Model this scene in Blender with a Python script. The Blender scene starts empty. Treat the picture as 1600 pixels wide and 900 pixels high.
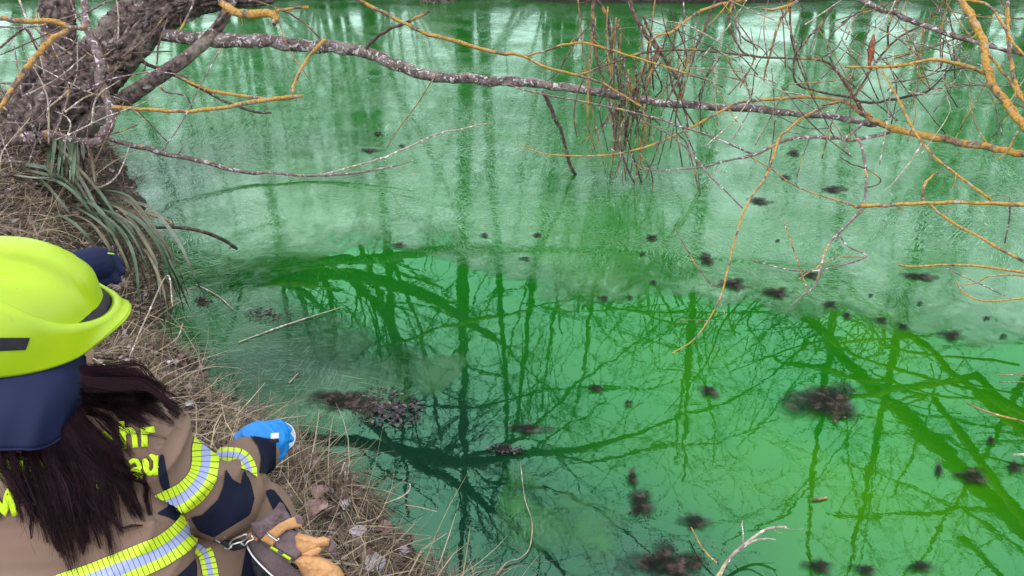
import bpy, bmesh, math, random
import numpy as np
from mathutils import Vector, Matrix, noise as mn
from mathutils.bvhtree import BVHTree
random.seed(7); np.random.seed(7)
S = bpy.context.scene; COL = S.collection
# ------------------------------------------------------------------ camera
CAM = np.array([0.0, 0.0, 1.9]); PITCH = math.radians(29.0); FP = 1164.0
cp, sp_ = math.cos(PITCH), math.sin(PITCH)
FW = np.array([0, cp, -sp_]); UP = np.array([0, sp_, cp]); RT = np.array([1.0, 0, 0])
cam = bpy.data.cameras.new('camera'); co = bpy.data.objects.new('camera', cam); COL.objects.link(co)
co.location = CAM; co.rotation_euler = (math.pi/2-PITCH, 0, 0)
cam.sensor_width = 36; cam.lens = 36*FP/1600; cam.clip_end = 500; cam.clip_start = 0.05
S.camera = co
# ------------------------------------------------------------------ sky, sun, exposure
w = bpy.data.worlds.new('World'); S.world = w; w.use_nodes = True
wn = w.node_tree; wn.nodes.clear()
SUN_EL, SUN_ROT = math.radians(48), math.radians(-120)
o_ = wn.nodes.new('ShaderNodeOutputWorld'); bg = wn.nodes.new('ShaderNodeBackground'); bg.inputs[1].default_value = 0.14
sky = wn.nodes.new('ShaderNodeTexSky'); sky.sky_type = 'NISHITA'; sky.sun_disc = False
sky.sun_elevation = SUN_EL; sky.sun_rotation = SUN_ROT
tc = wn.nodes.new('ShaderNodeTexCoord'); cn = wn.nodes.new('ShaderNodeTexNoise'); cn.inputs['Scale'].default_value = 2.2; cn.inputs['Detail'].default_value = 5
cr = wn.nodes.new('ShaderNodeValToRGB'); cr.color_ramp.elements[0].position = .25; cr.color_ramp.elements[1].position = .75
cr.color_ramp.elements[0].color = (10.0, 10.9, 11.8, 1); cr.color_ramp.elements[1].color = (15.8, 16.1, 16.3, 1)
mx = wn.nodes.new('ShaderNodeMix'); mx.data_type = 'RGBA'; mx.inputs[0].default_value = .85
wn.links.new(tc.outputs['Generated'], cn.inputs['Vector']); wn.links.new(cn.outputs[0], cr.inputs[0])
wn.links.new(sky.outputs[0], mx.inputs[6]); wn.links.new(cr.outputs[0], mx.inputs[7])
wn.links.new(mx.outputs[2], bg.inputs[0]); wn.links.new(bg.outputs[0], o_.inputs[0])
sl = bpy.data.lights.new('sun', 'SUN'); so = bpy.data.objects.new('sun', sl); COL.objects.link(so)
sl.energy = 0.9; sl.angle = math.radians(20); sl.color = (1, .96, .9)
so.rotation_euler = (math.pi/2-SUN_EL, 0, math.pi-SUN_ROT)
S.view_settings.view_transform = 'Standard'; S.view_settings.look = 'None'; S.view_settings.exposure = 0.36; S.view_settings.gamma = 1
# ------------------------------------------------------------------ geometry helpers
def W(px, py, d):
    """point seen at photograph pixel (px,py) at depth d"""
    return CAM + d*(RT*((px-800)/FP) + FW - UP*((py-450)/FP))
def WZ(px, py, z=0.0):
    v = RT*((px-800)/FP) + FW - UP*((py-450)/FP)
    return CAM + v*((z-CAM[2])/v[2])
def RP(px, py, Y):
    """real position of what is mirrored in the water at this pixel, at distance Y"""
    v = RT*((px-800)/FP) + FW - UP*((py-450)/FP)
    p = CAM + v*(Y/v[1]); p = p.copy(); p[2] = -p[2]; return p
def PX(p):
    q = np.asarray(p)-CAM; d = q@FW
    return np.stack([800+FP*(q@RT)/d, 450-FP*(q@UP)/d, d], -1)
def tag(o, label=None, cat=None, group=None, kind=None):
    if label: o['label'] = label
    if cat: o['category'] = cat
    if group: o['group'] = group
    if kind: o['kind'] = kind
    return o
def empty(name, loc, label, cat, group=None):
    o = bpy.data.objects.new(name, None); COL.objects.link(o); o.location = [float(v) for v in loc]; o.empty_display_size = .1
    return tag(o, label, cat, group)
def mk(name, V, F, mat, parent=None, smooth=True, attrs=None, label=None, wmat=None):
    V = np.asarray(V, float)
    if parent is not None:
        r = parent; off = np.zeros(3)
        while r is not None: off = off+np.array(r.location); r = r.parent
        V = V-off
    me = bpy.data.meshes.new(name)
    if isinstance(F, np.ndarray) and F.ndim == 2:
        k = F.shape[1]; n = len(F)
        me.vertices.add(len(V)); me.vertices.foreach_set('co', V.ravel())
        me.loops.add(n*k); me.loops.foreach_set('vertex_index', F.ravel().astype(np.int32))
        me.polygons.add(n); me.polygons.foreach_set('loop_start', np.arange(0, n*k, k, dtype=np.int32))
        me.update(calc_edges=True)
    else:
        me.from_pydata(V.tolist(), [], [tuple(int(i) for i in f) for f in F])
    if smooth: me.polygons.foreach_set('use_smooth', [True]*len(me.polygons))
    for k, a in (attrs or {}).items():
        a = np.asarray(a, float)
        if a.ndim == 1: at = me.attributes.new(k, 'FLOAT', 'POINT'); at.data.foreach_set('value', a)
        else: at = me.attributes.new(k, 'FLOAT_COLOR', 'POINT'); at.data.foreach_set('color', np.concatenate([a, np.ones((len(a), 1))], 1).ravel())
    me.materials.append(mat)
    me.update()
    o = bpy.data.objects.new(name, me); COL.objects.link(o)
    if parent is not None: o.parent = parent
    if label: o['label'] = label
    return o
def catmull(P, n):
    P = np.asarray(P, float); m = len(P)
    if m == 2: t = np.linspace(0, 1, n*1+1)[:, None]; return P[0]*(1-t)+P[1]*t
    Q = np.vstack([2*P[0]-P[1], P, 2*P[-1]-P[-2]]); out = []
    for i in range(m-1):
        p0, p1, p2, p3 = Q[i:i+4]
        for k in range(n):
            t = k/n
            out.append(.5*((2*p1)+(-p0+p2)*t+(2*p0-5*p1+4*p2-p3)*t*t+(-p0+3*p1-3*p2+p3)*t**3))
    out.append(P[-1]); return np.array(out)
class MB:
    def __init__(s): s.V = []; s.F = []; s.A = []; s.n = 0
    def add(s, V, F, a=None):
        V = np.asarray(V, float); s.V.append(V); s.F += [tuple(int(i)+s.n for i in f) for f in F]; s.n += len(V)
        if a is not None: s.A.append(np.broadcast_to(np.asarray(a, float), (len(V),)+np.shape(a)[-1:] if np.ndim(a) else (len(V),)).copy() if np.ndim(a) < 2 else np.asarray(a))
    def tube(s, P, R, sides=6, cap=True, flat=1.0, a=None):
        P = np.asarray(P, float); R = np.asarray(R, float)*np.ones(len(P)); n = len(P)
        T = np.gradient(P, axis=0); T /= np.linalg.norm(T, axis=1)[:, None]+1e-12
        u = np.cross(T[0], [0, 0, 1.]);
        if np.linalg.norm(u) < .1: u = np.cross(T[0], [0, 1., 0])
        u /= np.linalg.norm(u); V = []
        an = np.arange(sides)*2*math.pi/sides; ca, sa = np.cos(an)[:, None], np.sin(an)[:, None]
        for i in range(n):
            u = u-T[i]*(u@T[i]); u /= np.linalg.norm(u)+1e-12; v = np.cross(T[i], u)
            V.append(P[i]+R[i]*(ca*u+flat*sa*v))
        V = np.vstack(V); F = []
        for i in range(n-1):
            for k in range(sides):
                k2 = (k+1) % sides; F.append((i*sides+k, i*sides+k2, (i+1)*sides+k2, (i+1)*sides+k))
        if cap: F.append(tuple(range(sides-1, -1, -1))); F.append(tuple((n-1)*sides+k for k in range(sides)))
        s.add(V, F, a); return V
    def ball(s, c, r, seg=12, ring=8, sc=(1, 1, 1), R=None):
        V = [[0, 0, 1]]
        for i in range(1, ring):
            th = math.pi*i/ring
            for k in range(seg): ph = 2*math.pi*k/seg; V.append([math.sin(th)*math.cos(ph), math.sin(th)*math.sin(ph), math.cos(th)])
        V.append([0, 0, -1]); V = np.array(V)*np.array(sc)*r
        if R is not None: V = V@np.array(R).T
        F = [(0, 1+k, 1+(k+1) % seg) for k in range(seg)]
        for i in range(ring-2):
            for k in range(seg): a = 1+i*seg; F.append((a+k, a+seg+k, a+seg+(k+1) % seg, a+(k+1) % seg))
        L = 1+(ring-1)*seg; a = 1+(ring-2)*seg
        F += [(a+k, L, a+(k+1) % seg) for k in range(seg)]
        s.add(V+np.asarray(c), F)
    def capsule(s, a, b, ra, rb, seg=20):
        a = np.asarray(a, float); b = np.asarray(b, float); L = np.linalg.norm(b-a); t = (b-a)/L
        P = []; R = []
        for i in range(1, 7): th = math.pi/2*(1-i/6); P.append(a-t*ra*math.sin(th)); R.append(ra*math.cos(th)+1e-4)
        for i in range(0, 7): th = math.pi/2*i/6; P.append(b+t*rb*math.sin(th)); R.append(rb*math.cos(th)+1e-4)
        s.tube(P, R, seg)
    def build(s, name, mat, parent=None, smooth=True, label=None):
        at = {'col': np.concatenate(s.A)} if s.A else None
        return mk(name, np.vstack(s.V), s.F, mat, parent, smooth, at, label)
def remesh(mb, vox, smooth_it=4):
    o = mb.build('tmp_union', bpy.data.materials[0]) if len(bpy.data.materials) else mb.build('tmp_union', bpy.data.materials.new('tmp'))
    m = o.modifiers.new('r', 'REMESH'); m.mode = 'VOXEL'; m.voxel_size = vox; m.adaptivity = 0
    if smooth_it: m2 = o.modifiers.new('s', 'SMOOTH'); m2.factor = .5; m2.iterations = smooth_it
    bpy.context.view_layer.update(); dg = bpy.context.evaluated_depsgraph_get()
    me = bpy.data.meshes.new_from_object(o.evaluated_get(dg))
    bm = bmesh.new(); bm.from_mesh(me); bmesh.ops.triangulate(bm, faces=bm.faces); bm.normal_update()
    V = np.array([v.co[:] for v in bm.verts]); N = np.array([v.normal[:] for v in bm.verts]); F = np.array([[v.index for v in f.verts] for f in bm.faces])
    bm.free(); bpy.data.objects.remove(o); bpy.data.meshes.remove(me)
    return V, N, F
def clip(V, F, val, extra=None, mask=None):
    """keep the part of a triangle mesh where val > 0, cutting triangles along the line"""
    out = []; idx = {}; NV = []; NE = []
    def vid(i):
        if i not in idx: idx[i] = len(NV); NV.append(V[i]); NE.append(None if extra is None else extra[i])
        return idx[i]
    def eid(i, j):
        k = (min(i, j), max(i, j))
        if k not in idx:
            a, b = k; t = val[a]/(val[a]-val[b]); idx[k] = len(NV); NV.append(V[a]*(1-t)+V[b]*t)
            NE.append(None if extra is None else extra[a]*(1-t)+extra[b]*t)
        return idx[k]
    pos = val > 0
    cand = np.nonzero(pos[F].any(1) & (mask[F].all(1) if mask is not None else True))[0]
    for f in F[cand]:
        poly = []
        for q in range(3):
            i, j = f[q], f[(q+1) % 3]
            if pos[i]: poly.append(vid(i))
            if pos[i] != pos[j]: poly.append(eid(i, j))
        if len(poly) >= 3: out.append(tuple(poly))
    return np.array(NV), out, (None if extra is None else np.array(NE))
def sd_poly(P, poly):
    """signed distance (positive inside) of 2-D points to a polygon"""
    poly = np.asarray(poly, float); d = np.full(len(P), 1e9); ins = np.zeros(len(P), bool)
    for i in range(len(poly)):
        a, b = poly[i], poly[(i+1) % len(poly)]; e = b-a; t = np.clip(((P-a)@e)/(e@e), 0, 1)
        d = np.minimum(d, np.linalg.norm(P-a-t[:, None]*e, axis=1))
        c = ((a[1] > P[:, 1]) != (b[1] > P[:, 1])) & (P[:, 0] < (b[0]-a[0])*(P[:, 1]-a[1])/((b[1]-a[1])+1e-12)+a[0])
        ins ^= c
    return np.where(ins, d, -d)
def line_uv(P, line):
    """signed offset and arclength of 2-D points along a polyline"""
    line = catmull(line, 8); best = np.full(len(P), 1e9); U = np.zeros(len(P)); O = np.zeros(len(P)); s = 0
    for i in range(len(line)-1):
        a, b = line[i], line[i+1]; e = b-a; L = np.linalg.norm(e); t = ((P-a)@e)/(L*L)
        lo = 0 if i else -9; hi = 1 if i < len(line)-2 else 9
        tt = np.clip(t, lo, hi); q = P-a-tt[:, None]*e; d = np.linalg.norm(q, axis=1); m = d < best
        best[m] = d[m]; U[m] = (s+tt*L)[m]; O[m] = np.sign(e[0]*q[:, 1]-e[1]*q[:, 0])[m]*d[m]; s += L
    return O, U
# ------------------------------------------------------------------ materials
def nodes(name):
    m = bpy.data.materials.new(name); m.use_nodes = True; nt = m.node_tree; b = nt.nodes['Principled BSDF']; return m, nt, b
def N(nt, t, **k):
    n = nt.nodes.new(t)
    for a, v in k.items():
        if a.startswith('i_'):
            key = a[2:]; key = int(key) if key.isdigit() else key
            n.inputs[key].default_value = v
        else: setattr(n, a, v)
    return n
def ramp(nt, stops, src=None):
    r = nt.nodes.new('ShaderNodeValToRGB'); e = r.color_ramp.elements
    while len(e) < len(stops): e.new(.5)
    for k, (p, c) in enumerate(stops): e[k].position = p; e[k].color = (c[0], c[1], c[2], 1) if not np.isscalar(c) else (c, c, c, 1)
    if src is not None: nt.links.new(src, r.inputs[0])
    return r
def coords(nt, kind='Object', scale=(1, 1, 1)):
    t = nt.nodes.new('ShaderNodeTexCoord'); m = nt.nodes.new('ShaderNodeMapping'); m.inputs['Scale'].default_value = scale
    nt.links.new(t.outputs[kind], m.inputs['Vector']); return m.outputs[0]
def bumpn(nt, b, h, strength=.3, dist=.002):
    bp = N(nt, 'ShaderNodeBump'); bp.inputs['Strength'].default_value = strength; bp.inputs['Distance'].default_value = dist
    nt.links.new(h, bp.inputs['Height']); nt.links.new(bp.outputs[0], b.inputs['Normal']); return bp
def noisy(name, stops, scale=8, detail=6, rough=.8, bump=.3, bdist=.003, bscale=None, sc=(1, 1, 1), spec=.3, sheen=0, distort=0):
    m, nt, b = nodes(name); c = coords(nt, 'Object', sc)
    n = N(nt, 'ShaderNodeTexNoise'); n.inputs['Scale'].default_value = scale; n.inputs['Detail'].default_value = detail; n.inputs['Distortion'].default_value = distort
    nt.links.new(c, n.inputs['Vector']); r = ramp(nt, stops, n.outputs[0]); nt.links.new(r.outputs[0], b.inputs['Base Color'])
    b.inputs['Roughness'].default_value = rough; b.inputs['Specular IOR Level'].default_value = spec
    if sheen: b.inputs['Sheen Weight'].default_value = sheen
    if bump:
        n2 = N(nt, 'ShaderNodeTexNoise'); n2.inputs['Scale'].default_value = bscale or scale*4; n2.inputs['Detail'].default_value = 8
        nt.links.new(c, n2.inputs['Vector']); bumpn(nt, b, n2.outputs[0], bump, bdist)
    return m
def attr_mat(name, rough=.8, scale=40, amp=.35):
    m, nt, b = nodes(name); a = N(nt, 'ShaderNodeAttribute', attribute_name='col')
    n = N(nt, 'ShaderNodeTexNoise'); n.inputs['Scale'].default_value = scale; n.inputs['Detail'].default_value = 4
    nt.links.new(coords(nt), n.inputs['Vector']); r = ramp(nt, [(.3, 1-amp), (.7, 1+amp*.4)], n.outputs[0])
    x = N(nt, 'ShaderNodeMix', data_type='RGBA', blend_type='MULTIPLY'); x.inputs[0].default_value = 1
    nt.links.new(a.outputs['Color'], x.inputs[6]); nt.links.new(r.outputs[0], x.inputs[7]); nt.links.new(x.outputs[2], b.inputs['Base Color'])
    b.inputs['Roughness'].default_value = rough; b.inputs['Specular IOR Level'].default_value = .3
    return m
def bark(name, dark, light, lichen, amt, spot=(.62, .6, .62), spot_amt=.3, scale=30, stretch=(1, 1, 1)):
    m, nt, b = nodes(name); c = coords(nt, 'Object', stretch)
    n = N(nt, 'ShaderNodeTexNoise', i_Scale=scale, i_Detail=8.0, i_Distortion=.6); nt.links.new(c, n.inputs['Vector'])
    base = ramp(nt, [(.35, dark), (.68, light)], n.outputs[0])
    n2 = N(nt, 'ShaderNodeTexNoise', i_Scale=scale*.22, i_Detail=6.0); nt.links.new(c, n2.inputs['Vector'])
    f = ramp(nt, [(max(0, .62-amt*.5-.03), 0.0), (min(1, .66-amt*.5), 1.0)], n2.outputs[0])
    x = N(nt, 'ShaderNodeMix', data_type='RGBA'); nt.links.new(f.outputs[0], x.inputs[0]); nt.links.new(base.outputs[0], x.inputs[6])
    n3 = N(nt, 'ShaderNodeTexNoise', i_Scale=scale*1.8, i_Detail=5.0); nt.links.new(c, n3.inputs['Vector'])
    lc = ramp(nt, [(.35, tuple(v*.5 for v in lichen)), (.6, lichen)], n3.outputs[0]); nt.links.new(lc.outputs[0], x.inputs[7])
    v = N(nt, 'ShaderNodeTexNoise', i_Scale=scale*.9, i_Detail=3.0, i_Distortion=1.0); nt.links.new(c, v.inputs['Vector'])
    g = ramp(nt, [(.66-spot_amt*.3, 0.0), (.69-spot_amt*.3, 1.0)], v.outputs[0])
    y = N(nt, 'ShaderNodeMix', data_type='RGBA'); nt.links.new(g.outputs[0], y.inputs[0]); nt.links.new(x.outputs[2], y.inputs[6]); y.inputs[7].default_value = (*spot, 1)
    nt.links.new(y.outputs[2], b.inputs['Base Color']); b.inputs['Roughness'].default_value = .85; b.inputs['Specular IOR Level'].default_value = .25
    bumpn(nt, b, n.outputs[0], .8, .01); return m
M = {}
M['bark'] = bark('bark', (.022, .015, .015), (.19, .135, .125), (.2, .16, .14), .1, spot=(.34, .3, .3), spot_amt=.04, scale=24)
M['bark_white'] = bark('bark_spotted_white', (.05, .034, .034), (.19, .14, .135), (.24, .19, .18), .2, (.5, .46, .48), .26, scale=40)
M['lichen'] = bark('bark_orange_lichen', (.07, .045, .038), (.24, .16, .12), (.50, .27, .06), .36, (.34, .29, .27), .22, scale=46)
M['twig'] = bark('bark_twig', (.06, .033, .028), (.2, .12, .1), (.4, .23, .07), .02, (.4, .34, .32), .08, scale=40)
M['twig_dark'] = bark('bark_dark_twig', (.035, .022, .022), (.12, .085, .08), (.4, .25, .1), .05, (.4, .36, .36), .05, scale=40)
M['twig_mauve'] = bark('bark_mauve_twig', (.09, .06, .062), (.26, .185, .19), (.5, .3, .1), .0, (.6, .52, .55), .2, scale=40)
M['twig_tan'] = bark('bark_tan_twig', (.13, .075, .04), (.34, .21, .11), (.5, .28, .07), .06, (.6, .5, .45), .1, scale=40)
M['pale'] = bark('bark_pale_twig', (.2, .15, .13), (.46, .38, .33), (.45, .36, .2), .1, (.75, .7, .7), .2, scale=40)
M['soil'] = noisy('bank_soil', [(.3, (.018, .013, .011)), (.55, (.05, .036, .03)), (.75, (.1, .075, .065))], 14, 9, .95, .9, .02, 40)
_nt = M['soil'].node_tree; _b = _nt.nodes['Principled BSDF']; _src = _b.inputs['Base Color'].links[0].from_socket; _g = _nt.nodes.new('ShaderNodeNewGeometry'); _s = _nt.nodes.new('ShaderNodeSeparateXYZ'); _nt.links.new(_g.outputs['Position'], _s.inputs[0])
_r = _nt.nodes.new('ShaderNodeMapRange'); _r.inputs[1].default_value = 0.0; _r.inputs[2].default_value = .09; _r.inputs[3].default_value = .3; _nt.links.new(_s.outputs[2], _r.inputs[0])
_m = _nt.nodes.new('ShaderNodeMix'); _m.data_type = 'RGBA'; _m.blend_type = 'MULTIPLY'; _m.inputs[0].default_value = 1; _nt.links.new(_src, _m.inputs[6]); _nt.links.new(_r.outputs[0], _m.inputs[7]); _nt.links.new(_m.outputs[2], _b.inputs['Base Color'])
M['straw'] = attr_mat('dead_grass', .75)
M['reed'] = attr_mat('sedge_blades', .45, 18)
M['far'] = noisy('far_bark', [(.3, (.03, .026, .022)), (.7, (.1, .085, .07))], 6, 4, .9, 0)
M['leafm'] = noisy('dry_leaf', [(.3, (.13, .07, .065)), (.7, (.36, .24, .22))], 30, 5, .7, .4, .003)
M['leafp'] = noisy('pale_dry_leaf', [(.3, (.3, .25, .27)), (.7, (.6, .55, .6))], 30, 5, .7, .4, .003)
M['leafr'] = noisy('rust_leaf', [(.3, (.12, .03, .015)), (.7, (.35, .11, .05))], 60, 5, .7, .4, .003)
# ------------------------------------------------------------------ ground, pond outline
edge_px = [(860, 1010), (725, 950), (668, 890), (628, 835), (580, 787), (520, 735), (455, 700), (405, 655), (330, 610), (275, 560), (255, 500), (262, 440), (240, 380), (225, 320), (215, 270)]
near = [tuple(WZ(*p)[:2]) for p in edge_px]
POND = [(7, .2), (2.5, .75)] + near + [(-2.7, 5.0), (-3.3, 5.9), (-4.2, 6.7), (-6, 7.3), (-9, 7.6), (-13, 9), (-15, 12), (-12, 14.3), (-7, 14.4), (-3, 14.1), (0, 13.8), (1.5, 13.4), (3.5, 13.3), (5, 13.7), (8, 14.1), (12, 13.6), (15, 10), (14, 4), (11, .6)]
def fbm(x, y, s, o=4, z=0.):
    return np.array([mn.fractal((a*s, b*s, z), 1.0, 2.0, o) for a, b in zip(x, y)])
def ground_z(x, y, fine=True):
    P = np.stack([x, y], 1); d = -sd_poly(P, POND)
    d = d+.05*fbm(x, y, 2.5, 3) if fine else d
    z = np.where(d > 0, .37*(1-np.exp(-np.maximum(d, 0)/.28))+.04*np.minimum(np.maximum(d, 0), 12), -.45*(1-np.exp(np.minimum(d, 0)/.35)))
    if fine: z = z+(.035*fbm(x, y, 6, 4, 3.)*(d > -.3))
    far = np.hypot(x, y)
    return z-np.clip(.04*(far-60), 0, .3)
def axis(lo, hi, flo, fhi, step, n):
    f = np.arange(flo, fhi, step); g = np.geomspace(1, 60, n)
    a = flo-(np.cumsum(g)/np.sum(g))*(flo-lo); c = fhi+(np.cumsum(g)/np.sum(g))*(hi-fhi); return np.concatenate([a[::-1], f, c])
def grid(xs, ys):
    X, Y = np.meshgrid(xs, ys); nx = len(xs); i = np.arange((len(ys)-1)*nx).reshape(-1, nx)[:, :-1].ravel()
    return X.ravel(), Y.ravel(), np.stack([i, i+1, i+nx+1, i+nx], 1)
gx, gy, gf = grid(axis(-250, 250, -4.6, .9, .035, 40), axis(-250, 250, .1, 7, .035, 40))
gz = ground_z(gx, gy)
tag(mk('ground', np.stack([gx, gy, gz], 1), gf, M['soil']), 'brown muddy bank and ground round the pond', kind='structure')
def GZ(x, y):
    return ground_z(np.atleast_1d(np.asarray(x, float)), np.atleast_1d(np.asarray(y, float)))
# ------------------------------------------------------------------ water and ice
def water_mat():
    m, nt, b = nodes('dyed_water'); nt.nodes.remove(b); out = nt.nodes['Material Output']; L = nt.links.new
    g = N(nt, 'ShaderNodeNewGeometry'); P = g.outputs['Position']
    n = N(nt, 'ShaderNodeTexNoise', i_Scale=.55, i_Detail=5.0, i_Distortion=.8); L(P, n.inputs['Vector'])
    a = N(nt, 'ShaderNodeAttribute', attribute_name='col')
    x = N(nt, 'ShaderNodeMix', data_type='RGBA', blend_type='MULTIPLY'); x.inputs[0].default_value = 1
    r = ramp(nt, [(.3, (.7, .8, .8)), (.5, (1., 1., 1.)), (.7, (1.3, 1.15, .9))], n.outputs[0]); L(a.outputs['Color'], x.inputs[6]); L(r.outputs[0], x.inputs[7])
    d = N(nt, 'ShaderNodeBsdfDiffuse'); L(x.outputs[2], d.inputs['Color'])
    gl = N(nt, 'ShaderNodeBsdfGlossy'); gl.inputs['Roughness'].default_value = .015; gl.inputs['Color'].default_value = (.31, .78, .50, 1)
    fr = N(nt, 'ShaderNodeFresnel', i_IOR=2.0)
    # slow swell and small wrinkles
    w1 = N(nt, 'ShaderNodeTexNoise', i_Scale=3.5, i_Detail=2.0); L(P, w1.inputs['Vector'])
    w2 = N(nt, 'ShaderNodeTexNoise', i_Scale=22., i_Detail=3.0); L(P, w2.inputs['Vector'])
    ad = N(nt, 'ShaderNodeMath', operation='MULTIPLY_ADD'); ad.inputs[1].default_value = .10; L(w2.outputs[0], ad.inputs[0]); L(w1.outputs[0], ad.inputs[2])
    bp = N(nt, 'ShaderNodeBump', i_Strength=1.0, i_Distance=.0010); L(ad.outputs[0], bp.inputs['Height'])
    L(bp.outputs[0], gl.inputs['Normal']); L(bp.outputs[0], fr.inputs['Normal'])
    mxs = N(nt, 'ShaderNodeMixShader'); L(fr.outputs[0], mxs.inputs[0]); L(d.outputs[0], mxs.inputs[1]); L(gl.outputs[0], mxs.inputs[2]); L(mxs.outputs[0], out.inputs[0])
    return m
def ice_mat():
    m, nt, b = nodes('thin_ice'); nt.nodes.remove(b); out = nt.nodes['Material Output']; L = nt.links.new
    g = N(nt, 'ShaderNodeNewGeometry'); P = g.outputs['Position']
    a = N(nt, 'ShaderNodeAttribute', attribute_name='col'); al = N(nt, 'ShaderNodeAttribute', attribute_name='ice')
    # feathery crystals: two sheaves of warped, very stretched noise
    wp = N(nt, 'ShaderNodeTexNoise', i_Scale=1.6, i_Detail=3.0); L(P, wp.inputs['Vector'])
    hs = []
    for vs, sx, sy, seed in ((2.6, 8, 85, 0), (4.5, 14, 120, 5), (1.7, 9, 110, 9)):
        va = N(nt, 'ShaderNodeVectorMath', operation='MULTIPLY_ADD'); va.inputs[1].default_value = (.5, .5, 0); L(wp.outputs['Color'], va.inputs[0]); L(P, va.inputs[2])
        vo = N(nt, 'ShaderNodeTexVoronoi'); vo.inputs['Scale'].default_value = vs; L(va.outputs[0], vo.inputs['Vector'])
        sp3 = N(nt, 'ShaderNodeSeparateColor'); L(vo.outputs['Color'], sp3.inputs[0]); an = N(nt, 'ShaderNodeMath', operation='MULTIPLY'); an.inputs[1].default_value = 6.28; L(sp3.outputs[0], an.inputs[0])
        vr = N(nt, 'ShaderNodeVectorRotate', rotation_type='Z_AXIS'); L(P, vr.inputs['Vector']); L(an.outputs[0], vr.inputs['Angle'])
        mp = N(nt, 'ShaderNodeMapping'); mp.inputs['Scale'].default_value = (sx, sy, 1); mp.inputs['Location'].default_value = (seed, seed, 0)
        L(vr.outputs[0], mp.inputs['Vector'])
        nn = N(nt, 'ShaderNodeTexNoise', i_Scale=1.0, i_Detail=1.5); L(mp.outputs[0], nn.inputs['Vector'])
        rr = ramp(nt, [(.55, 0.), (.68, 1.)], nn.outputs[0]); hs.append(rr.outputs[0])
    m1 = N(nt, 'ShaderNodeMath', operation='MAXIMUM'); L(hs[0], m1.inputs[0]); L(hs[1], m1.inputs[1])
    m2 = N(nt, 'ShaderNodeMath', operation='MAXIMUM'); L(m1.outputs[0], m2.inputs[0]); L(hs[2], m2.inputs[1])
    wv = N(nt, 'ShaderNodeTexNoise', i_Scale=5.0, i_Detail=4.0); L(P, wv.inputs['Vector'])
    vm = N(nt, 'ShaderNodeTexNoise', i_Scale=1.1, i_Detail=3.0); L(P, vm.inputs['Vector']); vr_ = ramp(nt, [(.42, .12), (.62, 1.)], vm.outputs[0]); m3 = N(nt, 'ShaderNodeMath', operation='MULTIPLY'); L(m2.outputs[0], m3.inputs[0]); L(vr_.outputs[0], m3.inputs[1]); m2 = m3
    hh = N(nt, 'ShaderNodeMath', operation='MULTIPLY_ADD'); hh.inputs[1].default_value = .7; L(m2.outputs[0], hh.inputs[0]); L(wv.outputs[0], hh.inputs[2])
    bp = N(nt, 'ShaderNodeBump', i_Strength=.75, i_Distance=.0022); L(hh.outputs[0], bp.inputs['Height'])
    # frost milk along the crystals, also painting in their bright specular glints
    fm = N(nt, 'ShaderNodeMix', data_type='RGBA'); fm.inputs[7].default_value = (.36, .58, .44, 1)
    fa = N(nt, 'ShaderNodeMath', operation='MULTIPLY'); fa.inputs[1].default_value = .17; L(m2.outputs[0], fa.inputs[0]); L(fa.outputs[0], fm.inputs[0]); L(a.outputs['Color'], fm.inputs[6])
    d = N(nt, 'ShaderNodeBsdfDiffuse'); L(fm.outputs[2], d.inputs['Color']); L(bp.outputs[0], d.inputs['Normal'])
    gl = N(nt, 'ShaderNodeBsdfGlossy'); gl.inputs['Roughness'].default_value = .065; gl.inputs['Color'].default_value = (.76, 1.0, .88, 1); L(bp.outputs[0], gl.inputs['Normal'])
    fr = N(nt, 'ShaderNodeFresnel', i_IOR=2.05); L(bp.outputs[0], fr.inputs['Normal'])
    fl = N(nt, 'ShaderNodeAttribute', attribute_name='mirror_level'); fx = N(nt, 'ShaderNodeMath', operation='MULTIPLY'); L(fr.outputs[0], fx.inputs[0]); L(fl.outputs['Fac'], fx.inputs[1])  # hand-set mask dims the sky reflection, chiefly where the willow would mirror dark
    mxs = N(nt, 'ShaderNodeMixShader'); L(fx.outputs[0], mxs.inputs[0]); L(d.outputs[0], mxs.inputs[1]); L(gl.outputs[0], mxs.inputs[2])
    # ragged see-through rim
    e = N(nt, 'ShaderNodeTexNoise', i_Scale=9.0, i_Detail=7.0, i_Distortion=1.2); L(P, e.inputs['Vector'])
    s = N(nt, 'ShaderNodeMath', operation='ADD'); L(e.outputs[0], s.inputs[0]); L(al.outputs['Fac'], s.inputs[1])
    rr = ramp(nt, [(.0, 0.), (.86, 0.), (1., 1.)], None)
    s2 = N(nt, 'ShaderNodeMapRange', i_1=.64, i_2=1.30); L(s.outputs[0], s2.inputs[0])
    tr = N(nt, 'ShaderNodeBsdfTransparent'); fin = N(nt, 'ShaderNodeMixShader'); L(s2.outputs[0], fin.inputs[0]); L(tr.outputs[0], fin.inputs[1]); L(mxs.outputs[0], fin.inputs[2]); L(fin.outputs[0], out.inputs[0])
    return m
M['water'] = water_mat(); M['ice'] = ice_mat()
xs = axis(-30, 30, -4, 5, .04, 30); ys = axis(-4, 24, .7, 9, .04, 25)
wx, wy, wf = grid(xs, ys)
pxy = PX(np.stack([wx, wy, wx*0], 1)); PXW = pxy[:, :2].copy(); bad = pxy[:, 2] < .2; PXW[bad] = (900, 2000)
def blob(cx, cy, rx, ry, p=1.):
    return np.exp(-(((PXW[:, 0]-cx)/rx)**2+((PXW[:, 1]-cy)/ry)**2)*p)
wfb = fbm(wx, wy, 1.3, 4); wfb2 = fbm(wx, wy, 3.1, 3, 7.)
G0 = np.array([.005, .098, .003]); LIME = np.array([.034, .165, .0]); TEAL = np.array([.003, .022, .012]); MURK = np.array([.008, .013, .012])
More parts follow.
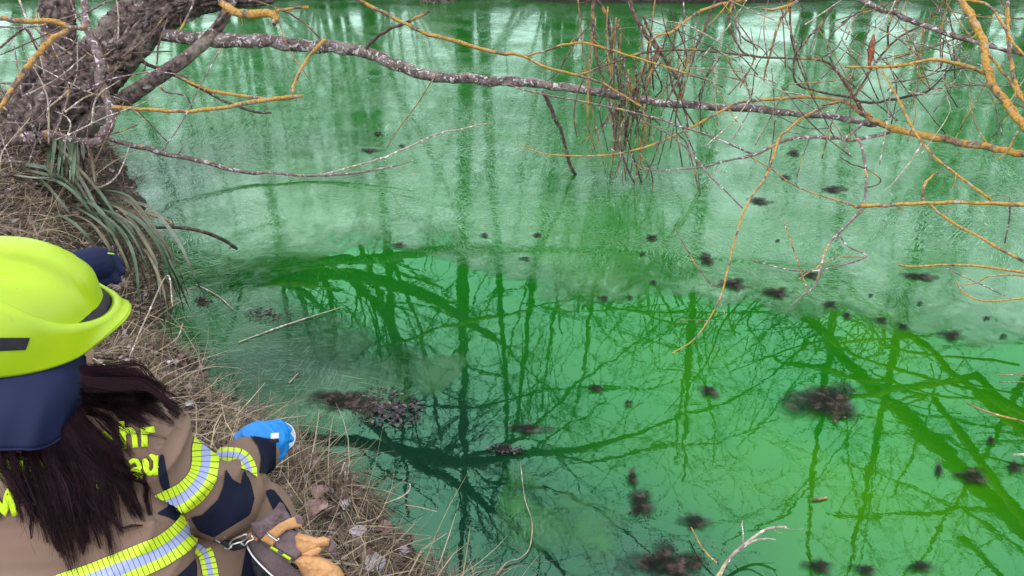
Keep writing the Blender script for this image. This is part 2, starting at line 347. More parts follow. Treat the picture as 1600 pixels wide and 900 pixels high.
def mixc(c, t, k): k = np.clip(k, 0, 1)[:, None]; return c*(1-k)+np.asarray(t)*k
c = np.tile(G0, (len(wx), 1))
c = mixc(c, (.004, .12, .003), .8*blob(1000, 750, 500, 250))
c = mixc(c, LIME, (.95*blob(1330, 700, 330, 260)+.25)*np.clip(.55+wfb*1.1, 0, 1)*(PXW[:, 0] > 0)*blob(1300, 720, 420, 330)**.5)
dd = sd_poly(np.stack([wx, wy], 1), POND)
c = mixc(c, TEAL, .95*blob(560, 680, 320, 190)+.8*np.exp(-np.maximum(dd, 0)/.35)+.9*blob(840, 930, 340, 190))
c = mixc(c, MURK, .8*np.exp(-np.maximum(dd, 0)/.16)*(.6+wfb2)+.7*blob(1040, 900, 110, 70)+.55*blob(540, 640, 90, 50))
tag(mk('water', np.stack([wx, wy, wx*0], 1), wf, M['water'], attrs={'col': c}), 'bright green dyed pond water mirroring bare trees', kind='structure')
ice_poly = [(-900, 425), (250, 470), (300, 480), (400, 425), (480, 405), (560, 380), (650, 390), (730, 405), (790, 425), (850, 465), (930, 475), (1010, 455), (1100, 462), (1180, 472), (1250, 483), (1330, 495), (1420, 508), (1500, 525), (1570, 530), (1700, 545), (2600, 540), (4000, -60), (900, -100), (-3000, -60)]
ice2 = [(200, 430), (400, 430), (440, 470), (520, 505), (600, 545), (720, 560), (700, 600), (640, 640), (560, 660), (470, 670), (400, 650), (330, 610), (200, 560)]
ice3 = [(740, 740), (800, 720), (900, 745), (980, 800), (1000, 860), (900, 905), (820, 890), (760, 820)]
sd = np.maximum(sd_poly(PXW, ice_poly), np.maximum(sd_poly(PXW, ice2), sd_poly(PXW, ice3)*.5-12))
ice = np.clip(.42+sd/np.where(sd > 0, 130, 50)+.5*wfb2*np.exp(-np.abs(sd)/60), 0, 1)-.18*blob(870, 810, 160, 110)-.12*blob(480, 570, 260, 120); ice[bad] = 0
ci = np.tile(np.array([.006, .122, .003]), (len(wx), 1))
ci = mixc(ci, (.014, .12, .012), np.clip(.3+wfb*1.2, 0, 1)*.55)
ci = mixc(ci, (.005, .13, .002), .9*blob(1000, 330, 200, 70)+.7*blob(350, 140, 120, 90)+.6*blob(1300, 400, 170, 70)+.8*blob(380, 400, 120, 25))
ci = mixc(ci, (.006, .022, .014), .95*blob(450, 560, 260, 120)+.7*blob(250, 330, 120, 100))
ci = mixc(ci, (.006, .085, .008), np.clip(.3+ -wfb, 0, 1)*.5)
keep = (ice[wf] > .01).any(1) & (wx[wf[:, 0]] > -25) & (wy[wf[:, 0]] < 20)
tag(mk('ice_sheet', np.stack([wx, wy, wx*0+.004], 1), wf[keep], M['ice'], attrs={'col': ci, 'ice': ice, 'mirror_level': np.clip(1.05-.7*blob(430, 570, 280, 130)-.45*blob(870, 830, 160, 110)+.25*wfb2, .25, 1.25)}), 'thin feathery skin of ice on the green water', kind='structure')
# ------------------------------------------------------------------ trees seen mirrored and at the far bank
def orth(d):
    u = np.cross(d, [0, 0, 1.]);
    if np.linalg.norm(u) < .05: u = np.array([1., 0, 0])
    u /= np.linalg.norm(u); return u, np.cross(d, u)
def grow(mb, p, d, L, r, lev, maxlev, droop=0.0, up=.25):
    n = 5 if lev < 3 else 3; seg = L/n; P = [p]; d = d/np.linalg.norm(d); D = [d]
    for i in range(n):
        d = d+np.random.normal(0, .13 if lev else .05, 3)+np.array([0, 0, (up-droop*lev)*.13]); d /= np.linalg.norm(d); p = p+d*seg; P.append(p); D.append(d)
    P = np.array(P); R = r*np.linspace(1, .45 if lev < maxlev else .3, len(P))
    mb.tube(P, R, (8, 5, 4, 3, 3)[min(lev, 4)], cap=False)
    if lev >= maxlev: return
    k = (13, 6, 4, 3)[lev] if lev < 4 else 2
    for j in range(k):
        t = (.30 if lev == 0 else .18)+(1-(.30 if lev == 0 else .18))*(j+random.random()*.7)/k; q = t*(len(P)-1); i = min(int(q), len(P)-2); f = q-i
        b = P[i]*(1-f)+P[i+1]*f; u, v = orth(D[i]); a = random.random()*6.283; s = random.uniform(.55, 1.0)
        nd = D[i]*math.cos(s)+(u*math.cos(a)+v*math.sin(a))*math.sin(s)
        grow(mb, b, nd, L*(1-t*.55)*random.uniform(.34, .56), max(R[i]*random.uniform(.35, .5), .0035), lev+1, maxlev, droop, up)
def tree_proto(seed, H, r, droop, up, maxlev=4):
    random.seed(seed); np.random.seed(seed)
    t = MB(); P = [np.zeros(3)]; d = np.array([random.uniform(-.06, .06), random.uniform(-.1, .02), 1.]); n = 12
    for i in range(n): d = d+np.random.normal(0, .03, 3); d /= np.linalg.norm(d); P.append(P[-1]+d*H*.95/n)
    P = np.array(P); P[0][2] -= .4; R = r*np.linspace(1, .22, n+1); R[0] *= 1.35; t.tube(P, R, 10)
    c_ = MB()
    for j in range(13):
        q = n*(.34+.64*(j+random.random()*.6)/13); i = min(int(q), n-1); f = q-i; b = P[i]*(1-f)+P[i+1]*f
        a = random.random()*6.283; el = random.uniform(.25, .95); nd = np.array([math.cos(a)*math.cos(el), math.sin(a)*math.cos(el), math.sin(el)])
        grow(c_, b, nd, H*random.uniform(.16, .34)*(1.25-q/n*.7), R[i]*random.uniform(.22, .4), 1, maxlev, droop, up)
    return t, c_
protos = []
for seed, H, r, dr, up in ((3, 17, .18, 0, .5), (11, 14, .12, .1, .6), (23, 15, .13, .5, .2)):
    t, c_ = tree_proto(seed, H, r, dr, up); protos.append((t, c_))
def tree_obj(k, x, y, rot, s, label):
    t, c_ = protos[k]; z = float(GZ(x, y)[0])
    if isinstance(t, MB):
        e = empty('bare_tree', (0, 0, 0), 'x', 'tree'); a = t.build('trunk', M['far'], e); b = c_.build('crown', M['far'], e); protos[k] = (e, [a, b]); o = e
    else:
        o = t.copy(); COL.objects.link(o)
        for ch in c_: q = ch.copy(); COL.objects.link(q); q.parent = o
    o.location = (x, y, z); o.rotation_euler = (0, 0, rot); o.scale = (s, s, s)
    tag(o, label, 'tree', 'bare trees on the far bank')
far = [(0, -1.02, 16, 1.05, 'thicker of the twin straight trunks mirrored left of centre'), (1, -.62, 16.4, 1.1, 'slimmer of the twin straight trunks mirrored left of centre'),
       (2, 1.25, 16.5, 1.0, 'bare many-limbed tree mirrored just right of centre'), (1, -5.3, 16, 1.0, 'bare tree at the far left of the mirrored row'),
       (0, -3.3, 18, .95, 'bare tree mirrored behind the leaning willow stems'), (2, 3.0, 18.5, 1.0, 'bare tree mirrored above the big dark silt patch'),
       (1, 4.6, 16.2, 1.0, 'slim bare tree mirrored right of the dark silt patch'), (2, 6.9, 15.5, 1.1, 'bare twiggy tree mirrored near the right edge'),
       (0, 9.4, 16.0, 1.0, 'bare tree at the far right of the mirrored row'), (1, -8.5, 17, 1.1, 'bare tree beyond the willow trunk on the left'),
       (0, -12.5, 18, 1.1, 'outermost bare tree on the left shore'), (1, 2.1, 22, 1.1, 'distant bare tree behind the centre of the far bank'), (0, 5.6, 22, 1.1, 'distant bare tree behind the right of the far bank'),
       (2, 13.5, 15, 1.1, 'bare tree on the right shore outside the picture')]
for i, (k, x, y, s, lab) in enumerate(far): tree_obj(k, x, y, i*1.7, s, lab)
# dense leafless thickets at the water's far side
def thicket(seed):
    random.seed(seed); np.random.seed(seed); m_ = MB()
    for j in range(16):
        a = random.random()*6.283; r_ = random.random()*.9; p = np.array([math.cos(a)*r_, math.sin(a)*r_*.6, -.2]); el = random.uniform(.9, 1.5)
        grow(m_, p, np.array([math.cos(a)*math.cos(el), math.sin(a)*math.cos(el), math.sin(el)]), random.uniform(3, 5.2), random.uniform(.03, .06), 1, 4, 0, .3)
    return m_.build('stems', M['far'])
TK = [thicket(31), thicket(37)]
for i, (x, y, s_, lab) in enumerate([(-4.9, 14.9, 1.0, 'leafless thicket on the far bank behind the willow'), (-6.6, 15.3, 1.1, 'leafless thicket at the far left of the far bank'), (-3.6, 14.9, 1.0, 'leafless thicket on the far bank left of the mirrored twin trunks'),
        (.9, 14.6, 1.15, 'leafless thicket straight behind the hanging twigs'), (2.0, 14.3, 1.1, 'leafless thicket just right of the hanging twigs'), (3.1, 14.6, .9, 'leafless thicket on the far bank above the silt patch'),
        (5.6, 14.7, .9, 'leafless thicket on the far bank toward the right'), (8.7, 15, 1.3, 'tall leafless thicket at the right end of the far bank'), (10.3, 15, 1.3, 'leafless thicket in the far right corner'), (-9, 15.4, 1.2, 'leafless thicket beyond the trunk at upper left'), (-2.1, 15.4, .7, 'low leafless thicket left of the far trunks')]):
    e = empty('thicket', (x, y, float(GZ(x, y)[0])), lab, 'shrub', 'thickets along the far bank')
    q = TK[i % 2].copy(); COL.objects.link(q); q.parent = e; e.rotation_euler = (0, 0, i*1.3); e.scale = (s_,)*3
for q in TK: bpy.data.objects.remove(q)
random.seed(7); np.random.seed(7)
# ------------------------------------------------------------------ authored branches
def branch_pts(pts, mirror=False):
    """pts: (px, py, width px, depth)"""
    out = []; R = []
    for q in pts:
        px, py, wd, d = q
        if mirror: wd = wd*.62; p = RP(px, py, d); dist = (np.array([p[0], p[1], -p[2]])-CAM)@FW; out.append(p); R.append(wd/2*dist/FP)
        else: out.append(W(px, py, d)); R.append(wd/2*d/FP)
    return np.array(out), np.array(R)
def dep(pts, ds):
    """pts (x,y,w) + depth interpolated through ds list"""
    n = len(pts); t = np.linspace(0, 1, n); D = np.interp(t, np.linspace(0, 1, len(ds)), ds); return [(*p, float(dd_)) for p, dd_ in zip(pts, D)]
def limb(name, pts, mat, parent, mirror=False, wob=.05, sides=8, n=5, twigs=0, twlen=.3, label=None, knob=.12):
    P, R = branch_pts(pts, mirror); PR = catmull(np.column_stack([P, R]), n); P = PR[:, :3]; R = np.maximum(PR[:, 3], .0008)
    k = len(P); ph = random.random()*50
    J = np.array([[mn.noise((i*.45, ph, j*9.)) for j in range(3)] for i in range(k)]); fade = np.minimum(1, np.minimum(np.arange(k), k)/2.)[:, None]
    P = P+J*R[:, None]*(wob*16)*fade
    R = R*(1+knob*np.array([mn.noise((i*1.7, ph, 2.)) for i in range(k)])*2)
    mb = MB(); mb.tube(P, R, sides)
    for q in range(twigs):
        i = random.randint(1, k-2); d = P[i+1]-P[i]; d /= np.linalg.norm(d); u, v = orth(d); a = random.random()*6.283
        nd = d*.7+(u*math.cos(a)+v*math.sin(a))*.8; L = twlen*random.uniform(.3, 1.1); T = [P[i]]
        if mirror: grow(mb, P[i], nd, L*1.5, max(.003, min(R[i]*.3, .014)), 2, 4, 0, .15); continue
        for s in range(6): nd = nd+np.random.normal(0, .22, 3); nd /= np.linalg.norm(nd); T.append(T[-1]+nd*L/6)
        r0 = min(R[i]*.5, .004); mb.tube(T, np.linspace(r0, r0*.35, 7), 4)
    return mb.build(name, M[mat], parent, label=label)
will = empty('willow_tree', W(60, 235, 5.0), 'old leaning willow with furrowed bark on the bank above the reeds', 'tree')
def trunk(pts, parent, sides=40, n=14, amp=.05, label=None, name='trunk'):
    P, R = branch_pts(pts); PR = catmull(np.column_stack([P, R]), n); P = PR[:, :3]; R = PR[:, 3]
    mb = MB(); V = mb.tube(P, R, sides); k = len(P); ring = np.repeat(P, sides, 0); out = V-ring; rr = np.linalg.norm(out, axis=1)[:, None]; out = out/rr
    s = np.concatenate([[0], np.cumsum(np.linalg.norm(np.diff(P, axis=0), axis=1))])
    a = np.tile(np.arange(sides)*2*math.pi/sides, k); ss = np.repeat(s, sides); Rr = np.repeat(R, sides)
    D = []
    for i in range(len(V)):
        aa = a[i]+.35*mn.noise((ss[i]*3, math.cos(a[i]), math.sin(a[i])))*3
        x = (math.cos(aa)*6.5, math.sin(aa)*6.5, ss[i]*1.5); h = 1-abs(mn.noise(x))*2; h2 = 1-abs(mn.noise((x[0]*2.0, x[1]*2.0, x[2]*3.2)))*2
        l = mn.noise((math.cos(a[i])*.8, math.sin(a[i])*.8, ss[i]*1.3))
        D.append((-.8*max(h, 0)**2.5-.4*max(h2, 0)**2+.9*l))
    V2 = V+out*(np.array(D)[:, None]*Rr[:, None]*amp*6)
    mb.V = [V2]; return mb.build(name, M['bark'], parent, label=label)
trunk([(-60, 300, 150, 4.9), (20, 250, 135, 4.95), (75, 205, 120, 5.0), (120, 155, 108, 5.1), (160, 105, 92, 5.15), (200, 60, 84, 5.2), (240, 22, 72, 5.25), (290, 2, 54, 5.3), (350, -8, 40, 5.35), (420, -12, 32, 5.4), (520, -70, 28, 5.6), (640, -200, 24, 5.8), (760, -420, 18, 6.0)], will, 88, 22)
trunk([(60, 240, 70, 5.15), (92, 170, 60, 5.2), (98, 110, 56, 5.25), (94, 50, 54, 5.3), (88, -10, 50, 5.3), (80, -120, 44, 5.4), (95, -300, 36, 5.6), (60, -520, 26, 5.8)], will, 56, 18, label='upright grey stem behind the main trunk')
trunk([(-40, 230, 44, 5.3), (20, 165, 36, 5.35), (55, 110, 30, 5.4), (80, 70, 26, 5.5), (100, -20, 22, 5.7), (130, -150, 18, 5.8)], will, 24, 10, .04)
trunk([(70, 228, 40, 4.95), (130, 195, 36, 5.0), (190, 157, 28, 5.05), (240, 125, 24, 5.1), (290, 92, 22, 5.15), (328, 58, 20, 5.2), (352, 25, 17, 5.22), (372, -20, 15, 5.3), (400, -90, 12, 5.4), (410, -200, 8, 5.6)], will, 24, 12, .03, name='branch')
L = []  # (name, points, depths, material, twigs, twlen)
def A(pts, ds, mat, tw=0, tl=.25, name=None): L.append((pts, ds, mat, tw, tl, name))
A([(225, 50, 20), (300, 58, 20), (340, 61, 22), (420, 66, 21), (480, 70, 20), (540, 76, 19), (575, 83, 19), (610, 100, 18), (660, 115, 17), (720, 122, 16), (780, 127, 15), (830, 131, 14), (880, 137, 14), (930, 143, 13), (1000, 155, 12), (1070, 163, 12), (1180, 171, 11), (1250, 178, 10), (1320, 186, 9), (1370, 196, 7)], [5.25, 5.24, 5.1, 4.7], 'bark_white', 4, .12)
A([(28, 218, 18), (75, 213, 18), (110, 221, 17), (148, 222, 15), (168, 203, 15), (174, 180, 14), (165, 150, 14), (156, 120, 14), (158, 100, 14), (148, 72, 13), (138, 52, 12), (134, 25, 11), (132, -10, 10), (125, -80, 9)], [4.8, 4.75, 4.7], 'twig_mauve')
A([(-30, 24, 8), (0, 28, 8), (40, 33, 8), (80, 32, 8), (108, 42, 8), (135, 44, 7)], [4.5, 4.68], 'lichen')
A([(135, 40, 7), (100, 50, 8), (75, 65, 9), (58, 85, 9), (40, 110, 9), (24, 132, 9), (0, 168, 6), (-20, 190, 4)], [4.68, 4.4], 'lichen')
A([(110, 196, 6), (165, 215, 7), (210, 228, 8), (255, 238, 8), (310, 252, 7), (370, 266, 6), (420, 271, 5), (480, 274, 4), (540, 272, 4), (600, 262, 3), (645, 252, 2)], [5.0, 5.25, 5.3, 5.3], 'twig_mauve', 3, .15)
A([(500, 274, 3), (560, 258, 3), (588, 250, 3), (624, 236, 3), (680, 211, 3), (713, 203, 2.5), (765, 192, 2)], [5.3, 5.35], 'pale', 3, .12)
A([(175, 167, 7), (230, 170, 6), (275, 173, 6), (320, 172, 6), (370, 163, 6.5), (420, 155, 7), (472, 150, 5)], [4.72, 4.9], 'lichen', 3, .1)
A([(275, 118, 4), (330, 142, 5), (400, 153, 5), (435, 154, 5), (474, 150, 5)], [5.1, 4.95], 'lichen', 2, .1)
A([(205, 88, 5), (250, 108, 6), (300, 130, 6), (350, 158, 4), (400, 175, 4), (424, 176, 3)], [5.2, 5.3], 'twig_dark', 3, .15)
A([(457, 146, 4), (461, 128, 6), (475, 100, 5), (490, 80, 5), (508, 62, 6)], [5.0, 5.15], 'lichen', 2, .05)
A([(340, -10, 12), (355, 12, 13), (385, 22, 14), (415, 20, 13), (432, 28, 11), (428, 38, 8)], [5.2, 5.1], 'lichen', 8, .1)
A([(424, 20, 5), (450, 14, 5), (482, 10, 6)], [5.15, 5.1], 'lichen', 2, .06)
A([(395, 0, 3), (440, 16, 3), (470, 32, 3), (500, 60, 3)], [5.2, 5.2], 'twig')
A([(572, 76, 6), (586, 60, 6), (610, 46, 5), (650, 28, 5), (672, 18, 4)], [5.2, 5.1], 'twig_dark', 2, .06)
A([(315, 66, 9), (325, 50, 8), (342, 35, 8), (352, 22, 7)], [5.2, 5.15], 'bark')
A([(680, 118, 2), (650, 165, 2), (618, 208, 2), (604, 232, 1.5)], [5.15, 5.4], 'twig_tan')
A([(430, 15, 2), (445, 60, 2), (460, 90, 2), (482, 122, 1.5)], [5.1, 5.1], 'twig_tan')
A([(848, 142, 7), (865, 178, 7), (880, 215, 6), (892, 260, 6), (902, 276, 5)], [5.1, 5.42], 'twig_dark', 2, .08)
# top left thin criss-cross twigs
for q in [[(0, 42, 3), (60, 40, 3), (130, 20, 3), (175, 0, 3)], [(0, 75, 4), (38, 45, 4), (60, 80, 3), (85, 90, 3), (110, 75, 3), (122, 55, 2)], [(50, 40, 3), (80, 65, 3), (130, 95, 3), (170, 112, 3)], [(0, 130, 3), (60, 132, 3), (130, 138, 3), (180, 122, 3), (240, 112, 2), (300, 120, 2)],
          [(60, 155, 3), (100, 152, 3), (135, 142, 3), (165, 133, 2)], [(0, 96, 2), (45, 97, 2), (80, 115, 2), (130, 140, 2), (155, 150, 2)], [(20, 62, 2), (28, 110, 2), (35, 150, 2)], [(30, 0, 3), (45, 40, 2), (60, 80, 2), (70, 120, 2)],
          [(190, 90, 3), (225, 62, 3), (250, 35, 2), (262, 20, 2)], [(245, 100, 3), (248, 70, 3), (262, 30, 2)], [(280, 50, 3), (300, 10, 3), (303, -10, 3)], [(140, 130, 2), (200, 160, 2), (260, 220, 2)], [(253, 236, 2), (285, 190, 2), (310, 140, 2), (345, 75, 2)],
          [(155, 75, 2), (200, 82, 2), (270, 80, 2)], [(65, 0, 3), (58, 30, 3), (78, 60, 3)], [(182, 0, 2), (186, 30, 2), (184, 60, 2)], [(110, 0, 3), (122, 30, 3), (150, 60, 2), (175, 120, 2)], [(205, 120, 2), (225, 110, 2), (228, 98, 2)],
          [(250, 135, 4), (262, 145, 3), (290, 150, 3), (300, 170, 2)], [(160, 0, 2), (190, -10, 2), (120, 28, 2), (60, 60, 2), (0, 86, 2)], [(180, 75, 2), (150, 90, 2), (110, 62, 2), (60, 50, 2)]]:
    A(q, [4.6+random.random()*.5, 4.6+random.random()*.5], random.choice(['twig_mauve', 'pale', 'twig', 'twig_dark']), 2, .1, 'twig')
for k in range(34):
    x0, y0 = random.uniform(-10, 150), random.uniform(120, 330); a = random.gauss(-1.1, .8); r_ = random.uniform(60, 170); cv = random.uniform(-30, 30); dx, dy = math.cos(a)*r_, math.sin(a)*r_
    A([(x0, y0, 3.2), (x0+dx*.5-dy/r_*cv, y0+dy*.5+dx/r_*cv, 2.6), (x0+dx, y0+dy, 1.4)], [4.65-.0009*max(0, y0-230)*4, 4.5+random.random()*.5], random.choice(['twig_mauve', 'pale', 'twig', 'twig_dark', 'pale']), 2, .12, 'twig')
for pts, ds, mat, tw, tl, nm in L:
    wd = max(p[2] for p in pts); limb(nm or ('branch' if wd > 5 else 'twig'), dep(pts, ds), mat, will, twigs=tw, twlen=tl, sides=10 if wd > 9 else 6, wob=.03 if wd > 9 else .06)
# willow limbs above the frame that the open water mirrors
MI = [([(440, 690, 40), (520, 688, 36), (620, 700, 38), (700, 718, 34), (830, 712, 22), (950, 692, 12), (1050, 655, 9), (1150, 622, 6), (1240, 560, 4)], [5.0, 5.2, 5.6]),
      ([(560, 640, 20), (640, 720, 22), (700, 745, 22), (760, 790, 20), (800, 818, 16), (880, 900, 12)], [4.6, 4.4]),
      ([(540, 428, 20), (570, 455, 22), (600, 490, 24), (622, 545, 26), (640, 600, 22)], [6.4, 6.2]), ([(450, 425, 12), (470, 460, 13), (482, 510, 14), (490, 560, 12)], [6.6, 6.6]),
      ([(500, 425, 12), (515, 460, 13), (522, 510, 12), (520, 560, 10)], [6.8, 6.8]), ([(562, 380, 14), (580, 430, 14), (605, 490, 14), (625, 545, 13), (640, 640, 11)], [8, 8]),
      ([(610, 385, 10), (625, 440, 10), (655, 510, 10), (672, 600, 9), (690, 690, 8)], [9, 9]), ([(720, 712, 14), (800, 690, 14), (850, 650, 9), (900, 600, 7), (960, 560, 5), (1040, 500, 3)], [5.6, 6.2]),
      ([(830, 700, 9), (920, 720, 8), (1020, 700, 7), (1120, 690, 4), (1220, 650, 3)], [5.6, 5.8]), ([(600, 610, 8), (720, 640, 8), (860, 610, 7), (1000, 605, 5), (1090, 590, 3)], [6.6, 7]),
      ([(760, 750, 9), (880, 770, 8), (980, 830, 6), (1060, 900, 4)], [4.4, 4.6])]
for pts, ds in MI: limb('branch', dep(pts, ds), 'bark', will, mirror=True, twigs=20, twlen=.9, n=4, wob=.04)
# ------------------------------------------------------------------ the tree on the right whose lichened branches reach over the water
rt = empty('overhanging_tree', (3.9, 1.6, .3), 'lichen-covered tree reaching in from the right over the green water', 'tree')
L = []
A([(1660, 255, 15), (1600, 242, 13), (1560, 234, 13), (1500, 222, 13), (1450, 212, 13), (1405, 203, 12), (1375, 192, 12), (1345, 176, 11), (1318, 158, 9), (1260, 152, 7), (1200, 155, 7), (1150, 162, 6), (1112, 182, 6), (1070, 204, 5), (1025, 224, 5), (960, 241, 4), (895, 243, 3.5), (850, 240, 2.5), (810, 226, 1.5)], [3.6, 4.6, 4.7, 5.0], 'lichen', 4, .12)
A([(1312, 158, 7), (1285, 168, 7), (1255, 183, 6), (1235, 200, 6), (1218, 216, 7), (1208, 245, 6), (1195, 278, 6), (1178, 302, 5), (1162, 330, 5), (1150, 370, 4.5), (1138, 415, 4.5), (1128, 458, 4), (1112, 492, 3.5), (1085, 530, 3), (1050, 552, 2)], [4.6, 4.4, 3.8, 3.1], 'lichen', 3, .12)
A([(1395, 205, 9), (1345, 218, 8), (1315, 217, 8), (1260, 214, 8), (1220, 222, 7), (1180, 242, 7), (1140, 250, 5), (1100, 260, 4), (1045, 266, 4), (1005, 262, 3), (950, 230, 2)], [4.6, 4.5, 4.5], 'twig_mauve', 4, .15)
A([(1350, 180, 9), (1340, 162, 9), (1326, 140, 7), (1308, 112, 6), (1285, 95, 5), (1235, 92, 5), (1180, 88, 5), (1130, 82, 5), (1080, 77, 5), (1009, 82, 5), (973, 92, 5), (930, 108, 5), (904, 117, 5)], [4.6, 4.6, 4.7], 'twig', 5, .15)
A([(535, -12, 8), (600, 20, 9), (640, 40, 9), (672, 53, 9), (727, 69, 9), (780, 82, 8), (813, 86, 7), (849, 104, 7), (902, 117, 6), (940, 130, 5), (975, 150, 4), (1010, 172, 3)], [4.5, 4.7], 'lichen', 4, .1)
A([(820, 88, 5), (850, 80, 5), (880, 70, 5), (910, 67, 5), (945, 74, 5), (985, 88, 5), (1027, 100, 5), (1062, 112, 5), (1085, 118, 3)], [4.7, 4.6], 'lichen', 3, .1)
A([(790, 130, 3), (830, 143, 4), (920, 160, 5), (1000, 178, 5), (1060, 196, 5), (1110, 213, 5), (1180, 242, 5)], [4.9, 4.5], 'twig_mauve', 2, .1)
A([(1000, 188, 4), (1050, 213, 4), (1080, 240, 4), (1110, 275, 4), (1160, 325, 3)], [4.8, 4.2], 'twig_mauve', 1, .1)
A([(1325, -15, 9), (1345, 0, 10), (1400, 22, 10), (1430, 34, 10), (1480, 52, 10), (1530, 68, 9), (1580, 80, 9), (1640, 95, 9)], [4.4, 3.8], 'bark_white', 4, .12)
A([(1490, -30, 12), (1505, 5, 12), (1522, 32, 13), (1537, 70, 14), (1543, 108, 14), (1556, 140, 15), (1578, 168, 15), (1602, 200, 15), (1650, 260, 15)], [4.0, 3.7], 'lichen', 4, .1)
A([(1320, 104, 5), (1370, 105, 6), (1420, 100, 7), (1460, 92, 8), (1500, 101, 9), (1546, 116, 9)], [4.1, 3.9], 'lichen', 4, .1)
A([(1379, 110, 4), (1393, 135, 4), (1411, 170, 6), (1425, 200, 6), (1443, 224, 6), (1464, 249, 6), (1500, 277, 6), (1550, 313, 6)], [4.2, 3.9], 'lichen', 4, .12)
A([(1336, 324, 6), (1350, 322, 9), (1380, 321, 8), (1430, 318, 8), (1500, 316, 8), (1560, 319, 9), (1650, 322, 9)], [3.9, 3.5], 'lichen', 2, .1)
A([(1170, 244, 3), (1205, 264, 3), (1244, 291, 3), (1290, 308, 4), (1340, 322, 5)], [4.5, 3.9], 'twig_tan', 1, .1)
A([(1350, 324, 7), (1325, 350, 7), (1300, 375, 6), (1286, 402, 5), (1280, 428, 5), (1270, 450, 5), (1250, 465, 4), (1235, 478, 2)], [3.9, 3.4], 'twig_mauve', 1, .1)
A([(1308, 362, 4), (1325, 385, 4), (1354, 401, 4), (1300, 418, 4), (1260, 424, 4), (1220, 419, 3), (1172, 405, 2)], [3.8, 3.5], 'twig_mauve', 1, .06)
A([(1350, 402, 2), (1310, 402, 3), (1280, 415, 3), (1248, 436, 2)], [3.55, 3.5], 'twig_tan')
A([(1455, 321, 6), (1480, 342, 6), (1530, 370, 6), (1590, 405, 7), (1650, 430, 7)], [3.8, 3.5], 'lichen', 1, .1)
A([(1403, 414, 4), (1420, 416, 5), (1460, 415, 5), (1500, 414, 5), (1550, 418, 6), (1650, 432, 6)], [3.5, 3.3], 'lichen')
A([(1507, 445, 2.5), (1525, 442, 3), (1545, 432, 3.5), (1580, 430, 4), (1650, 436, 4)], [3.4, 3.3], 'lichen')
A([(1493, 440, 2.5), (1510, 460, 4), (1540, 470, 4), (1600, 466, 5), (1650, 462, 5)], [3.4, 3.3], 'lichen', 2, .06)
A([(1480, 420, 3), (1520, 438, 3), (1570, 462, 3)], [3.3, 3.2], 'twig_mauve')
A([(1443, 316, 6), (1443, 292, 6), (1455, 276, 5), (1471, 265, 3)], [3.85, 3.9], 'lichen')
A([(1440, 224, 5), (1425, 249, 3), (1400, 281, 3), (1381, 299, 2)], [4.2, 4.0], 'pale')
A([(1495, 0, 5), (1539, 5, 6), (1564, 32, 6), (1575, 53, 6), (1586, 70, 6), (1612, 98, 6)], [4.0, 3.6], 'lichen', 1, .1)
A([(1575, -20, 6), (1575, 30, 7), (1575, 64, 7), (1582, 107, 8), (1590, 140, 8), (1606, 172, 7)], [3.9, 3.7], 'lichen', 3, .08)
A([(1545, 85, 6), (1565, 110, 6), (1580, 130, 6), (1592, 150, 6), (1620, 178, 6)], [3.7, 3.7], 'lichen', 2, .08)
A([(1485, -5, 4), (1443, 36, 5), (1407, 57, 5), (1386, 76, 5), (1365, 103, 5), (1345, 135, 5), (1336, 150, 5)], [4.4, 4.6], 'twig', 2, .1)
A([(1410, -10, 4), (1397, 20, 5), (1388, 42, 5), (1387, 73, 5)], [4.4, 4.45], 'twig_dark')
A([(1305, 5, 4), (1285, 35, 5), (1262, 60, 5), (1244, 85, 5), (1240, 107, 5), (1246, 132, 5), (1287, 145, 5), (1330, 152, 6)], [4.4, 4.6], 'twig_dark', 3, .12)
A([(1335, 15, 3), (1315, 39, 4), (1297, 57, 4), (1294, 82, 4), (1311, 117, 4)], [4.5, 4.6], 'twig_mauve', 1, .1)
A([(1336, 158, 6), (1365, 160, 6), (1393, 156, 6), (1429, 149, 6), (1454, 139, 5), (1482, 110, 4), (1502, 82, 3)], [4.6, 4.3], 'twig_dark', 4, .12)
A([(1454, 139, 4), (1500, 135, 3), (1545, 129, 2.5)], [4.4, 4.2], 'twig_mauve')
A([(1475, 58, 3), (1472, 85, 3), (1471, 103, 3), (1450, 118, 3), (1420, 134, 2)], [4.3, 4.3], 'twig_dark')
A([(1443, 38, 5), (1441, 71, 5), (1434, 103, 4), (1440, 124, 4), (1452, 138, 4)], [4.3, 4.4], 'twig_tan')
A([(1336, 210, 5), (1347, 231, 6), (1354, 277, 6), (1352, 306, 6), (1348, 322, 6)], [4.5, 3.95], 'twig_mauve', 1, .1)
A([(1312, 245, 2), (1330, 256, 3), (1351, 263, 3), (1374, 277, 3), (1372, 288, 3), (1354, 293, 3)], [4.3, 4.2], 'twig_dark')
A([(1265, 216, 2), (1251, 256, 2), (1244, 285, 2), (1250, 297, 2)], [4.3, 4.1], 'twig_dark')
A([(1355, 185, 7), (1340, 200, 7), (1322, 215, 7)], [4.6, 4.55], 'twig_mauve')
A([(1224, 345, 2), (1235, 375, 3), (1250, 420, 3), (1262, 455, 3)], [3.7, 3.5], 'twig_tan')
A([(1052, 352, 2), (1068, 380, 2.5), (1085, 410, 3), (1105, 438, 3), (1118, 446, 4), (1130, 440, 4)], [3.6, 3.35], 'twig')
A([(1115, 503, 2), (1090, 500, 2), (1060, 500, 2)], [3.2, 3.2], 'twig')
A([(1240, -8, 5), (1228, 20, 6), (1217, 35, 6), (1205, 80, 5), (1197, 105, 5), (1194, 128, 4)], [4.6, 4.7], 'twig_tan', 3, .1)
A([(1250, -2, 6), (1225, 12, 7), (1190, 15, 5)], [4.6, 4.6], 'lichen', 4, .1)
